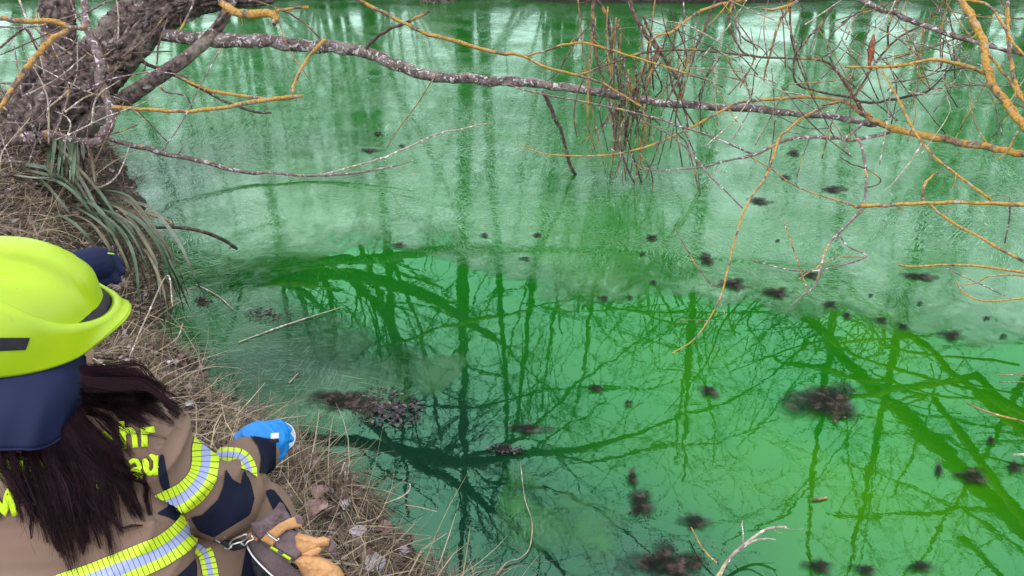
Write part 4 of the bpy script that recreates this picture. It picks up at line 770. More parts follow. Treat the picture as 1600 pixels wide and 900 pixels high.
# ================================================================== the person in turnout gear
M['jacket'] = noisy('jacket_cloth', [(.3, (.145, .092, .068)), (.7, (.20, .133, .102))], 5, 6, .85, .35, .0015, 220, spec=.15)
M['navy'] = noisy('navy_cloth', [(.3, (.003, .004, .014)), (.7, (.009, .011, .03))], 9, 6, .8, .4, .002, 160, spec=.15)
M['guard'] = noisy('navy_neck_cloth', [(.3, (.007, .010, .036)), (.7, (.012, .017, .052))], 4, 3, .75, .25, .0012, 500, spec=.15)
M['skin'] = noisy('skin', [(.3, (.42, .23, .17)), (.7, (.52, .30, .23))], 12, 3, .5, .1, .001)
M['blue'] = noisy('blue_nitrile', [(.3, (.004, .17, .55)), (.7, (.008, .23, .66))], 25, 3, .42, .25, .0015, 90, spec=.4)
M['leather_tan'] = noisy('tan_leather', [(.3, (.34, .17, .07)), (.7, (.5, .27, .12))], 14, 5, .75, .35, .0015, 120)
M['leather_mauve'] = noisy('grey_mauve_leather', [(.3, (.08, .055, .06)), (.7, (.15, .105, .115))], 16, 6, .8, .4, .0015, 150)
M['white'] = noisy('white_plastic', [(.3, (.7, .72, .72)), (.7, (.82, .82, .82))], 5, 2, .4, 0)
M['black'] = noisy('black_webbing', [(.3, (.005, .005, .007)), (.7, (.02, .02, .025))], 60, 3, .6, .3, .001)
M['metal'] = noisy('worn_steel', [(.3, (.35, .35, .37)), (.7, (.75, .75, .77))], 60, 3, .3, .1, .0005); M['metal'].node_tree.nodes['Principled BSDF'].inputs['Metallic'].default_value = 1
def helmet_mat():
    m, nt, b = nodes('fluorescent_shell'); c_ = coords(nt); n = N(nt, 'ShaderNodeTexNoise', i_Scale=7.0, i_Detail=5.0); nt.links.new(c_, n.inputs['Vector'])
    r = ramp(nt, [(.3, (.24, .38, .004)), (.7, (.34, .49, .006))], n.outputs[0])
    n2 = N(nt, 'ShaderNodeTexNoise', i_Scale=38.0, i_Detail=6.0); nt.links.new(coords(nt, scale=(1, 2.5, 1)), n2.inputs['Vector']); f = ramp(nt, [(.27, .8), (.31, 0.0)], n2.outputs[0])
    x = N(nt, 'ShaderNodeMix', data_type='RGBA'); nt.links.new(f.outputs[0], x.inputs[0]); nt.links.new(r.outputs[0], x.inputs[6]); x.inputs[7].default_value = (.25, .36, .02, 1)
    nt.links.new(x.outputs[2], b.inputs['Base Color']); b.inputs['Roughness'].default_value = .3; b.inputs['Specular IOR Level'].default_value = .5
    n3 = N(nt, 'ShaderNodeTexNoise', i_Scale=60.0, i_Detail=3.0); nt.links.new(c_, n3.inputs['Vector']); bumpn(nt, b, n3.outputs[0], .12, .0008); return m
M['helmet'] = helmet_mat()
def band_mat(name, col, dark, per):
    m, nt, b = nodes(name); a = N(nt, 'ShaderNodeAttribute', attribute_name='u')
    q = N(nt, 'ShaderNodeMath', operation='DIVIDE'); q.inputs[1].default_value = per; nt.links.new(a.outputs['Fac'], q.inputs[0])
    f = N(nt, 'ShaderNodeMath', operation='FRACT'); nt.links.new(q.outputs[0], f.inputs[0])
    r = ramp(nt, [(.0, dark), (.11, dark), (.16, col), (.97, col)], f.outputs[0]); nt.links.new(r.outputs[0], b.inputs['Base Color']); b.inputs['Roughness'].default_value = .5
    bumpn(nt, b, r.outputs[0], .5, .001); return m
M['hv'] = band_mat('fluorescent_band', (.45, .62, .01), (.05, .07, .01), 8.5); M['silver'] = band_mat('silver_reflective_band', (.27, .31, .52), (.05, .06, .11), 8.5)
M['letter'] = noisy('fluorescent_letter', [(.3, (.4, .6, .01)), (.7, (.5, .7, .02))], 60, 3, .6, .2, .0006)
def hair_mat():
    m, nt, b = nodes('dark_brown_hair'); a = N(nt, 'ShaderNodeAttribute', attribute_name='col'); nt.links.new(a.outputs['Color'], b.inputs['Base Color']); b.inputs['Roughness'].default_value = .42; b.inputs['Specular IOR Level'].default_value = .13; b.inputs['Specular Tint'].default_value = (.75, .45, .55, 1); return m
M['hair'] = hair_mat()
per = empty('person', W(60, 1300, 1.25), 'person crouching on the bank in brown turnout jacket and bright yellow-green helmet', 'person')
per.location.z = float(GZ(per.location.x, per.location.y)[0])
# ---- bones (px, py, depth, radius)
torso = [((-100, 700, 1.375, .082), (212, 688, 1.385, .082)), ((-60, 770, 1.38, .115), (165, 765, 1.385, .112)), ((-60, 850, 1.38, .125), (190, 835, 1.385, .118)), ((-60, 930, 1.37, .13), (205, 905, 1.375, .12)), ((-60, 1030, 1.36, .15), (195, 1010, 1.36, .14)),
         ((60, 640, 1.36, .085), (70, 720, 1.38, .12)), ((212, 760, 1.42, .08), (225, 860, 1.41, .085))]
upper = [((232, 700, 1.395, .077), (262, 735, 1.42, .075)), ((262, 735, 1.42, .076), (345, 785, 1.5, .072))]
fore = [((345, 788, 1.5, .068), (372, 750, 1.61, .058)), ((372, 750, 1.61, .058), (392, 708, 1.71, .048))]
left = [((-105, 700, 1.38, .08), (-170, 700, 1.55, .07)), ((-170, 700, 1.55, .07), (-20, 520, 1.72, .055)), ((-20, 520, 1.72, .055), (95, 430, 1.76, .042))]
legsR = [((215, 1010, 1.38, .12), (408, 812, 1.60, .070)), ((408, 812, 1.60, .070), (330, 1040, 1.56, .06))]
legsL = [((-70, 1010, 1.38, .12), (-60, 800, 1.72, .085)), ((-60, 800, 1.72, .085), (-60, 1080, 1.62, .06))]
def caps(mb, bones, sc=1.0):
    for a, b in bones: mb.capsule(W(*a[:3]), W(*b[:3]), a[3]*sc, b[3]*sc, 26)
# body: one continuous figure under the clothes
mb = MB()
for g_ in (torso, upper, fore, left, legsR, legsL): caps(mb, g_, .74)
HC = W(62, 545, 1.375); mb.ball(HC, .083, 20, 14, (1.08, .86, 1.15)); mb.capsule(HC+[-.01, 0, -.06], W(68, 690, 1.38), .055, .07)
mb.ball(HC+[.078, .012, -.018], .014, 10, 8); mb.ball(HC+[.058, .01, -.07], .026, 10, 8); mb.ball(HC+[.005, -.078, -.02], .018, 10, 8, (.7, .5, 1.2)); mb.ball(HC+[.005, .08, -.02], .018, 10, 8, (.7, .5, 1.2))
for (a, b) in ((( 392, 708, 1.71), (424, 688, 1.79)), ((95, 430, 1.76), (150, 412, 1.79))): mb.capsule(W(*a), W(*b), .026, .026)
for g_, s0 in ((legsR, (330, 1040, 1.56)), (legsL, (-60, 1080, 1.62))): a = W(*s0); mb.capsule(a, a+np.array([.04, .16, -.03]), .045, .035)
V, Nn, F = remesh(mb, .009, 5); body = mk('body', V, F, M['skin'], per)
# jacket
mb = MB(); caps(mb, torso); caps(mb, upper); caps(mb, fore); caps(mb, left)
V, Nn, F = remesh(mb, .0052, 3)
def bone_id(V):
    best = np.full(len(V), 9.); idx = np.zeros(len(V), int)
    for k, g_ in enumerate((torso, upper, fore, left)):
        for a, b in g_:
            A_, B_ = W(*a[:3]), W(*b[:3]); e = B_-A_; t = np.clip((V-A_)@e/(e@e), 0, 1); d = np.linalg.norm(V-A_-t[:, None]*e, axis=1)-(a[3]*(1-t)+b[3]*t)
            m = d < best; best[m] = d[m]; idx[m] = k
    return idx
BI = bone_id(V)
# folds: soft ridged noise, stronger across sleeves
fold = np.zeros(len(V)); JQ = PX(V)
axes = {0: (W(60, 950, 1.37)-W(60, 700, 1.37)), 1: W(345, 785, 1.5)-W(232, 700, 1.39), 2: W(392, 708, 1.71)-W(345, 788, 1.5), 3: W(-20, 520, 1.72)-W(-170, 700, 1.55)}
for k, ax in axes.items():
    ax = ax/np.linalg.norm(ax); I = np.nonzero(BI == k)[0]; s1 = V[I]@ax
    for i, q in zip(I, s1):
        p = V[i]; r0 = 1-abs(mn.noise((p[0]*5+q*(11 if k else 6), p[1]*5, p[2]*5+q*(9 if k else 3))))*2.2; r1 = mn.noise(tuple(p*11))
        calm = .25 if (k == 0 and JQ[i, 0] < 262 and 640 < JQ[i, 1] < 815) else 1.
        fold[i] = calm*(.019 if k else .013)*max(r0, 0)**2-.005+.005*r1
V = V+Nn*fold[:, None]
mb_ = None
jk = mk('jacket', V, F, M['jacket'], per)
# smooth normals after folding
bm = bmesh.new(); bm.from_mesh(jk.data); bm.normal_update(); Nn = np.array([v.normal[:] for v in bm.verts]); bm.free()
JB = BVHTree.FromPolygons([Vector(v) for v in V], [tuple(f) for f in F.tolist()])
JP = PX(V); J2 = JP[:, :2]; facing = ((CAM-V)*Nn).sum(1) > -.02
def jray(px, py, off=.002):
    d = RT*((px-800)/FP)+FW-UP*((py-450)/FP); d = d/np.linalg.norm(d); h = JB.ray_cast(Vector(CAM), Vector(d), 4)
    if h[0] is None: return None
    n = np.array(h[1]); n = n if n@d < 0 else -n; return np.array(h[0])+n*off
def patch(name, poly, mat, bones, off=.0015, parent=None, face=True, label=None):
    val = sd_poly(J2, poly); m = np.isin(BI, bones)
    if face: m &= facing
    v, f, e = clip(V+Nn*off, F, val, None, m)
    if len(f): return mk(name, v, f, M[mat], parent or per, label=label)
patch('panel_and_gap_shade', [(250, 708), (256, 712), (260, 735), (266, 765), (272, 782), (290, 796), (284, 803), (276, 816), (262, 808), (243, 803), (262, 792), (262, 779), (250, 756), (246, 735)], 'navy', (0, 1))  # navy panel; its crescent also paints the shaded gap beside the sleeve
patch('panel_and_gap_shade', [(296, 800), (312, 818), (317, 832), (316, 850), (308, 870), (292, 886), (270, 905), (420, 1000), (420, 800), (340, 790)], 'navy', (0,))
patch('elbow_patch', [(351, 733), (362, 749), (375, 757), (380, 733), (391, 757), (396, 780), (389, 804), (358, 823), (335, 838), (312, 829), (296, 807), (315, 804), (340, 780), (348, 760)], 'navy', (1, 2), .003)
patch('cuff', [(381, 676), (392, 684), (402, 697), (407, 716), (404, 740), (430, 740), (430, 660), (390, 660)], 'navy', (2,), .003)
def band(line, width, bones, name='reflective_band', lim=None):
    O, U = line_uv(J2, line); m = np.isin(BI, bones); wv = width*JP[:, 2]**-1*1.38 if width > 30 else np.full(len(V), float(width)); ends = 400.
    for lo, hi, mt, off in ((-.5, -.17, 'hv', .003), (-.17, .17, 'silver', .0035), (.17, .5, 'hv', .003)):
        c_ = (lo+hi)/2*wv; val = (hi-lo)/2*wv-np.abs(O-c_)
        if lim is not None: val = np.minimum(val, lim-np.abs(U-lim))
        v, f, e = clip(V+Nn*off, F, val, U[:, None], m & facing)
        if len(f): mk(name if mt == 'hv' else 'silver_strip', v, f, M[mt], per, attrs={'u': e[:, 0]})
band([(-200, 985), (20, 955), (90, 925), (150, 903), (205, 882), (250, 862), (278, 843), (297, 822), (306, 800)], 46, (0,))
band([(326, 680), (320, 700), (320, 722), (316, 742), (305, 760), (288, 775), (266, 786)], 44, (1,))
band([(322, 712), (338, 711), (358, 711), (375, 714), (386, 727), (390, 745), (388, 770)], 22, (2,))
# lettering: bold strokes sewn on the back, each following the cloth
GL = {'n': [[(0, 0), (0, 1)], [(0, .72), (.3, .98), (.75, .95), (1, .68), (1, 0)]], 'u': [[(0, 1), (0, .3), (.25, .03), (.7, .06), (1, .35)], [(1, 1), (1, 0)]],
      'a': [[(.1, .9), (.45, 1), (.85, .94), (1, .7), (1, 0)], [(1, .5), (.45, .5), (.05, .32), (.1, .04), (.5, -.02), (1, .2)]], 'h': [[(0, 0), (0, 1.42)], [(0, .72), (.3, .98), (.75, .95), (1, .68), (1, 0)]],
      'r': [[(0, 0), (0, 1)], [(0, .7), (.35, .95), (.85, 1)]], 'M': [[(0, 0), (.08, 1.3), (.5, .1), (.92, 1.3), (1, 0)]], 'o': [[(.5, 1), (.08, .85), (0, .5), (.08, .15), (.5, 0), (.92, .15), (1, .5), (.92, .85), (.5, 1)]],
      'e': [[(.04, .52), (.96, .52), (.9, .82), (.5, 1), (.1, .84), (0, .45), (.18, .1), (.6, 0), (.95, .14)]], 'w': [[(0, 1), (.25, 0), (.5, .9), (.75, 0), (1, 1)]], 'F': [[(0, 0), (0, 1.4), (1, 1.4)], [(0, .75), (.8, .75)]]}
def letters(rows):
    for ch, px, py, wd, hg, rot, th in rows:
        ca, sa = math.cos(math.radians(rot)), math.sin(math.radians(rot)); V_ = []; F_ = []
        for st_ in GL[ch]:
            C_ = np.array(st_, float)*[wd-th, hg-th]; C2 = [C_[0]]
            for a_, b_ in zip(C_[:-1], C_[1:]):
                for k in range(1, 7): C2.append(a_+(b_-a_)*k/6)
            C_ = np.array(C2); T_ = np.gradient(C_, axis=0); T_ /= np.linalg.norm(T_, axis=1)[:, None]+1e-9
            if ch != 'M' and len(st_) > 2: C_[1:-1] = (C_[:-2]+2*C_[1:-1]+C_[2:])/4
            C_[0] -= T_[0]*th*.5*(len(st_) == 2 or ch in 'nhMF'); C_[-1] += T_[-1]*th*.5; b0 = len(V_); ok = []
            for p, t in zip(C_, T_):
                for q in (-1, -.33, .33, 1):
                    x, y = p+np.array([-t[1], t[0]])*th*.5*q*(1.06 if abs(q) > .9 else 1)+[th/2, th/2]; h = jray(px+x*ca-y*sa, py-x*sa-y*ca, .0045+.0004*len(F_)/40); V_.append(np.zeros(3) if h is None else h); ok.append(h is not None)
            F_ += [(b0+i*4+j, b0+i*4+j+1, b0+i*4+j+5, b0+i*4+j+4) for i in range(len(C_)-1) for j in range(3) if all(ok[i*4+j+e] for e in (0, 1, 4, 5))]
        if F_:
            o = mk('letter', V_, F_, M['letter'], per); md = o.modifiers.new('t', 'SOLIDIFY'); md.thickness = .0015; md.offset = 0
letters([('M', -6, 812, 38, 36, 14, 9), ('o', 46, 795, 32, 34, 14, 9), ('n', 102, 776, 28, 32, 14, 8), ('e', 142, 768, 27, 32, 13, 8), ('n', 179, 752, 22, 30, 10, 8), ('a', 202, 749, 22, 33, 8, 6.2), ('u', 226, 744, 22, 31, 7, 7.2),
         ('F', -26, 765, 26, 34, 18, 8), ('e', 6, 752, 27, 32, 18, 8), ('u', 36, 744, 26, 32, 18, 8), ('e', 64, 735, 27, 32, 16, 8), ('r', 96, 727, 18, 32, 15, 8), ('w', 116, 720, 38, 32, 14, 8), ('e', 158, 707, 25, 31, 10, 8), ('h', 191, 701, 25, 31, 6, 8), ('r', 221, 698, 22, 29, 3, 9)])
# trousers
mb = MB(); caps(mb, legsR, 1.02); caps(mb, legsL, 1.02); mb.capsule(W(-60, 1040, 1.36), W(200, 1020, 1.36), .15, .145)
TV, TN, TF = remesh(mb, .007, 3); TV = TV+TN*np.array([.011*max(0, 1-abs(mn.noise((p[0]*9, p[1]*9+p[2]*6, p[2]*9)))*2.3)**2+.004*mn.noise(tuple(p*15)) for p in TV])[:, None]
mk('trousers', TV, TF, M['jacket'], per); TP2 = PX(TV)
def tpatch(name, poly, mat, off=.002):
    v, f, e = clip(TV+TN*off, TF, sd_poly(TP2[:, :2], poly), None, ((CAM-TV)*TN).sum(1) > -.02)
    if len(f): mk(name, v, f, M[mat], per)
tpatch('knee_patch', [(414, 768), (426, 764), (442, 785), (452, 800), (470, 860), (445, 850), (428, 800)], 'navy')
tpatch('trouser_panel', [(385, 850), (420, 860), (420, 960), (360, 960), (376, 900)], 'navy')
tl = [(300, 850), (318, 862), (326, 885), (332, 930)]; O, U = line_uv(TP2[:, :2], tl)
for lo, hi, mt, off in ((-12, -4, 'hv', .003), (-4, 4, 'silver', .0035), (4, 12, 'hv', .003)):
    v, f, e = clip(TV+TN*off, TF, (hi-lo)/2-np.abs(O-(lo+hi)/2), U[:, None], ((CAM-TV)*TN).sum(1) > 0)
    par = list(range(len(v)))
    def fd(i):
        while par[i] != i: par[i] = par[par[i]]; i = par[i]
        return i
    for q in f:
        for w_ in q[1:]: par[fd(q[0])] = fd(w_)
    if len(f):
        rt_ = [fd(q[0]) for q in f]; bigr = max(set(rt_), key=rt_.count); f = [q for q, r_ in zip(f, rt_) if r_ == bigr]; us = sorted({i for q in f for i in q}); mp_ = {i: k for k, i in enumerate(us)}; f = [tuple(mp_[i] for i in q) for q in f]; v = v[us]; e = e[us]
    if len(f): mk('trouser_band', v, f, M[mt], per, attrs={'u': e[:, 0]})
# boots
for s0 in ((330, 1040, 1.56), (-60, 1080, 1.62)):
    a = W(*s0); m_ = MB(); m_.capsule(a+[0, 0, .08], a+[0, 0, -.06], .07, .06); m_.capsule(a+[0, 0, -.05], a+[.05, .19, -.07], .062, .05); v, n_, f = remesh(m_, .008, 3); mk('boot', v, f, M['black'], per)
# ---- helmet
hc = W(34, 519, 1.37); f_ = np.array([.975, .20, -.07]); f_ /= np.linalg.norm(f_); u_ = np.array([-.03, -.05, 1.]); u_ -= f_*(u_@f_); u_ /= np.linalg.norm(u_); s_ = np.cross(f_, u_)   # s_ points toward the camera side
def HL(x, y, z): return hc+(f_*x+s_*y+u_*z)*.965
NS = 120; PH = np.linspace(0, 2*math.pi, NS, endpoint=False)
def ss(a, b, x): t = min(1, max(0, (x-a)/(b-a))); return t*t*(3-2*t)
def shell(ph, z):  # dome profile, z 0..H
    H = .180; a, b = .152, .128; t = max(0, 1-(z/H)**2.25)**(1/2.1); return a*t*math.cos(ph), b*t*math.sin(ph)
def ztop(ph): c_ = math.cos(ph); return .128-.080*ss(.1, 1, c_)-.02*ss(.3, 1, -c_)
def frontness(ph): c_ = math.cos(ph); return ss(.74, 1.0, c_)
V_ = []; rows = 34
for i in range(rows+1):
    for ph in PH:
        zb = ztop(ph)-.022+.010*ss(.9, 1, math.cos(ph)); z = zb+(.180-zb)*(1-(1-i/rows)**1.6) if i < rows else .180
        x, y = shell(ph, z); zz = z
        # central raised comb and the two shallow side flutes
        cmb = .013*(1-ss(.022, .031, abs(y)))*ss(.05, .12, z); fl = -.010*math.exp(-((abs(y)-.05)/.014)**2)*ss(.09, .13, z)*ss(-.12, -.02, -abs(x)+.0)
        k = 1+(cmb+fl)/.13; V_.append(HL(x*k, y*k, zz+cmb*.9+fl))
Fh = [(i*NS+k, i*NS+(k+1) % NS, (i+1)*NS+(k+1) % NS, (i+1)*NS+k) for i in range(rows) for k in range(NS)]
shell_o = mk('helmet_shell', V_, Fh, M['helmet'], per)
md = shell_o.modifiers.new('thick', 'SOLIDIFY'); md.thickness = .004; md.offset = -1
# skirt: rim to ridge, running forward into the peak
V_ = []; prof = [0, .04, .1, .2, .32, .45, .6, .75, .9, 1.0]
for j, t in enumerate(prof):
    for ph in PH:
        c_, sn = math.cos(ph), math.sin(ph); fr = frontness(ph); bk = ss(.3, 1, -c_)
        ra, rb = .160+.034*fr+.012*bk, .139; zr = .004+.030*fr-.006*bk+.004*ss(.2, .8, abs(sn))*-1
        zt = ztop(ph); fl = (1-t)**2.4; z = zr+(zt-zr)*t; sx, sy = shell(ph, max(z-.004, 0)); k_ = 1+.035*(1-fl)
        x = sx*k_+((ra-.152)*fl+.022*fr*(1-fl))*c_; y = sy*k_+(rb-.128)*fl*sn
        if t > .95: x *= .985; y *= .985
        V_.append(HL(x, y, z))
n_ = len(prof); Fh = [(i*NS+k, i*NS+(k+1) % NS, (i+1)*NS+(k+1) % NS, (i+1)*NS+k) for i in range(n_-1) for k in range(NS)]
# ridge step closing onto the dome
b0 = len(V_)
for ph in PH:
    c_ = math.cos(ph); fr = frontness(ph); zt = ztop(ph)-.002; x, y = shell(ph, zt); k = .985
    V_.append(HL(x*k+(.02*fr), y*k, zt))
Fh += [((n_-1)*NS+k, (n_-1)*NS+(k+1) % NS, b0+(k+1) % NS, b0+k) for k in range(NS)]
sk = mk('helmet_brim', V_, Fh, M['helmet'], per); md = sk.modifiers.new('thick', 'SOLIDIFY'); md.thickness = .005; md.offset = -1
# rolled rim
P = []
for ph in np.linspace(0, 2*math.pi, 97):
    c_, sn = math.cos(ph), math.sin(ph); fr = frontness(ph); bk = ss(.3, 1, -c_); P.append(HL((.160+.034*fr+.012*bk)*c_, .139*sn, .004+.030*fr-.006*bk-.004*ss(.2, .8, abs(sn))))
m_ = MB(); m_.tube(P, .0027, 8, cap=False); m_.build('helmet_rim', M['helmet'], per)
P = []
for ph in np.linspace(0, 2*math.pi, 97):
    c_ = math.cos(ph); fr = frontness(ph); bk = ss(.3, 1, -c_); sx, sy = shell(ph, ztop(ph)-.004); P.append(HL(sx*1.03+.022*fr*c_, sy*1.03, ztop(ph)+.0005))
m_ = MB(); m_.tube(P, .0016, 8, cap=False); m_.build('helmet_ridge', M['helmet'], per)
# dark visor tucked behind the peak
m_ = MB(); R_ = np.stack([f_, s_, u_], 1); m_.ball(HL(.006, 0, .042), 1, 40, 24, (.153, .118, .05), R_); m_.build('visor', M['black'], per)
HBV = BVHTree.FromPolygons([Vector(v) for v in V_], Fh)
def hpatch(name, poly, mat, off=.0075, step=2.):
    x0, y0 = np.min(poly, 0); x1, y1 = np.max(poly, 0); xs_ = np.linspace(x0, x1, 14); ys_ = np.linspace(y0, y1, 8); P = []
    for y in ys_:
        t = (y-y0)/(y1-y0); xl, xr = poly[0][0]*(1-t)+poly[3][0]*t, poly[1][0]*(1-t)+poly[2][0]*t; yl, yr = poly[0][1]*(1-t)+poly[3][1]*t, poly[1][1]*(1-t)+poly[2][1]*t
        for k in range(14):
            s = k/13; px, py = xl*(1-s)+xr*s, yl*(1-s)+yr*s; d = RT*((px-800)/FP)+FW-UP*((py-450)/FP); d /= np.linalg.norm(d); h = HBV.ray_cast(Vector(CAM), Vector(d), 4)
            if h[0] is None: return
            P.append(np.array(h[0])-d*off)
    mk(name, P, [(i*14+j, i*14+j+1, (i+1)*14+j+1, (i+1)*14+j) for i in range(7) for j in range(13)], M[mat], per)
hpatch('vent_slot', [(-30, 528), (47, 528), (40, 547), (-30, 550)], 'black')
# ---- neck guard
def sheet(name, fn, nu, nv, mat, thick=.003, parent=per):
    P = [fn(i/(nu-1), j/(nv-1)) for i in range(nu) for j in range(nv)]; F_ = [(i*nv+j, i*nv+j+1, (i+1)*nv+j+1, (i+1)*nv+j) for i in range(nu-1) for j in range(nv-1)]
    o = mk(name, P, F_, M[mat], parent); md = o.modifiers.new('t', 'SOLIDIFY'); md.thickness = thick; return o
def guard_edge(u):
    x = -130+262*u; yb = 705-6*u
    if x > 40: yb = 702-((x-40)/92)**2.6*70
    return x, yb
def guard(u, v):
    x, yb = guard_edge(u); yt = 566-.0009*(x-20)**2-(6 if x > 90 else 0); y = yt+(yb-yt)*v; x2 = x+(2*math.sin(v*3.))*(u > .8)
    d = 1.243+.00000115*(x-10)**2*6+.03*(1-v)**2-.012*math.sin(v*2.6)+.006*math.sin(x*.045+v*2)+.003*math.sin(x*.11+v*5+1)*v+(.02 if u < .2 else 0)*0
    return W(x2, y, d)
sheet('neck_guard', guard, 50, 18, 'guard')
m_ = MB(); m_.tube([guard(k/50, 1)+[0, -.001, 0] for k in range(51)]+[guard(1, 1-k/12*.9) for k in range(1, 13)], .0022, 6); m_.build('neck_guard_hem', M['guard'], per)
# ---- hair
random.seed(12); np.random.seed(12)
starts = [(-20, 690), (10, 690), (40, 690), (66, 688), (90, 680), (106, 668), (118, 655), (124, 645)]
mids = [(0, 730), (30, 745), (62, 760), (96, 762), (128, 755), (150, 735), (168, 712), (178, 700)]
ends = [(22, 775), (52, 812), (90, 856), (122, 866), (146, 835), (172, 855), (222, 806), (214, 768)]
starts2 = [(128, 640), (131, 622), (132, 604), (131, 586), (128, 570)]
mids2 = [(165, 655), (190, 634), (212, 614), (218, 597), (200, 577)]
ends2 = [(192, 700), (222, 655), (268, 642), (278, 642), (262, 610)]
def lerp(L_, t): t = min(max(t, 0), .9999)*(len(L_)-1); i = int(t); f = t-i; return np.array(L_[i])*(1-f)+np.array(L_[i+1])*f
hb = MB()
def strand(s, m, e, lift, r, col, lock=None):
    C_ = catmull([s, (s+m)/2+np.random.normal(0, 1.5, 2), m, (m+e)/2+np.random.normal(0, 1.5, 2), e], 5); P = []; n = len(C_)
    C_ = C_+(np.sin(np.linspace(0, 1, len(C_))*5.5+lift*400+s[0]*.05)*np.linspace(0, 3.2, len(C_)))[:, None]*np.array([1, .25])
    for i, (x, y) in enumerate(C_):
        t = i/(n-1); q = jray(x, y, .004+lift*(1-.6*t)); d0 = 1.262+.05*t
        if q is not None: d = PX(q)[2]; d = min(d, 1.5); d = d*ss(0, .35, t)+(1.262+.02)*(1-ss(0, .35, t)) if d > 1.262 else d
        else: d = P[-1][1] if P else 1.3
        d = min(d, 1.47); P.append((W(x, y, d), d))
    # even out the depth along the strand
    D = np.array([p[1] for p in P]); K = np.array([.25, .5, .25])
    for _ in range(3): D[1:-1] = np.convolve(D, K, 'valid')
    PP = [W(x, y, d) for (x, y), d in zip(C_, D)]; hb.tube(PP, r*np.linspace(1, .25, n)**.7, 3, cap=False, a=col)
for lk in range(90):
    two = lk >= 48; St, Mi, En = (starts2, mids2, ends2) if two else (starts, mids, ends)
    t0 = random.random(); t1 = min(1, max(0, t0+random.gauss(0, .05))); e0 = lerp(En, t1)+np.random.normal(0, 6, 2); m0 = lerp(Mi, (t0+t1)/2)+np.random.normal(0, 5, 2); s0 = lerp(St, t0)
    sh = random.choice([random.uniform(.45, .9), random.uniform(.9, 1.3)]); e0 = m0+(e0-m0)*sh; base = np.array([.0095, .0048, .0062])*random.uniform(.5, 1.8); lf = random.uniform(.0, .016)
    wv_ = np.random.normal(0, 4.5, 2)
    for k in range(24):
        sp = np.random.normal(0, 4.4, 2)+wv_*.3; strand(s0+np.random.normal(0, 3.5, 2), m0+sp*.7, e0+sp*.42+np.random.normal(0, 2.0, 2)*(1+3*(random.random() < .12)), lf+random.random()*.003, random.uniform(.00035, .0007), base*random.uniform(.7, 1.4)+np.array([.0006, .0002, .0003]))
# a few flyaway locks
for s, m, e, n_ in [((124, 705), (184, 755), (222, 806), 30), ((178, 728), (228, 757), (235, 804), 26), ((95, 735), (128, 805), (128, 865), 30), ((125, 745), (160, 815), (176, 857), 26), ((40, 735), (72, 812), (93, 862), 30), ((10, 735), (46, 795), (52, 842), 22), ((130, 760), (184, 824), (226, 822), 14), ((110, 750), (150, 800), (190, 822), 16), ((150, 640), (205, 676), (264, 687), 4), ((178, 730), (226, 745), (232, 806), 9), ((140, 722), (195, 760), (222, 808), 14), ((60, 740), (95, 800), (88, 850), 16), ((90, 720), (112, 790), (128, 862), 18), ((20, 720), (40, 780), (55, 815), 10), ((140, 580), (215, 592), (275, 640), 22), ((110, 720), (150, 790), (172, 852), 14), ((150, 655), (184, 690), (194, 745), 12)]:
    for k in range(n_): sp = np.random.normal(0, 2.2, 2); strand(np.array(s)+sp, np.array(m)+sp, np.array(e)+sp*.4, .012, .0006, np.array([.009, .0045, .006])*random.uniform(.6, 2))
for k in range(260):
    St, Mi, En = (starts2, mids2, ends2) if k % 3 == 0 else (starts, mids, ends); t0 = random.random(); m0 = lerp(Mi, t0)+np.random.normal(0, 9, 2); e0 = lerp(En, min(1, max(0, t0+random.gauss(0, .12))))+np.random.normal(0, 12, 2)
    strand(lerp(St, t0), m0, m0+(e0-m0)*random.uniform(.6, 1.35), random.uniform(.004, .022), random.uniform(.0003, .0005), np.array([.012, .006, .0075])*random.uniform(.6, 1.6))
hb.build('hair', M['hair'], per)
# under-hair mass so no gaps show at the nape
def nape(u, v):
    a = lerp(starts, u); b = lerp(mids, u); p = a+(b-a)*v*.4; q = jray(*p, .008); d = 1.3 if q is None else min(PX(q)[2], 1.42); return W(p[0], p[1], d*v+(1-v)*1.3)
sheet('hair_mass', nape, 26, 10, 'black', .006)
# ---- blue glove with five fingers holding the dish
mb = MB(); gk = lambda a, b, ra, rb: mb.capsule(W(*a), W(*b), ra, rb, 18)
gk((398, 692, 1.715), (416, 690, 1.75), .046, .046); gk((404, 684, 1.725), (430, 681, 1.78), .038, .034); gk((406, 702, 1.725), (426, 700, 1.77), .040, .034); gk((412, 720, 1.74), (416, 708, 1.76), .018, .024)
for a, b, c_, r_ in (((418, 670, 1.775), (436, 663, 1.80), (449, 672, 1.81), .0115), ((424, 680, 1.78), (441, 674, 1.79), (451, 685, 1.80), .0118), ((425, 692, 1.775), (440, 688, 1.775), (446, 699, 1.79), .0112), ((422, 704, 1.77), (434, 704, 1.765), (438, 713, 1.78), .0100)):
    gk(a, b, r_*1.25, r_*1.05); gk(b, c_, r_*1.05, r_*.92)
gk((404, 716, 1.77), (424, 716, 1.80), .014, .012); gk((424, 716, 1.80), (440, 702, 1.825), .012, .0105)
v, n_, f = remesh(mb, .0032, 3); v = v+n_*np.array([.0035*max(0, 1-abs(mn.noise((p[0]*22+p[2]*14, p[1]*20, p[2]*30)))*2.5)**2 for p in v])[:, None]
GV, GF = v, f; mk('blue_glove', v, f, M['blue'], per, label='bright blue disposable glove on the outstretched hand')
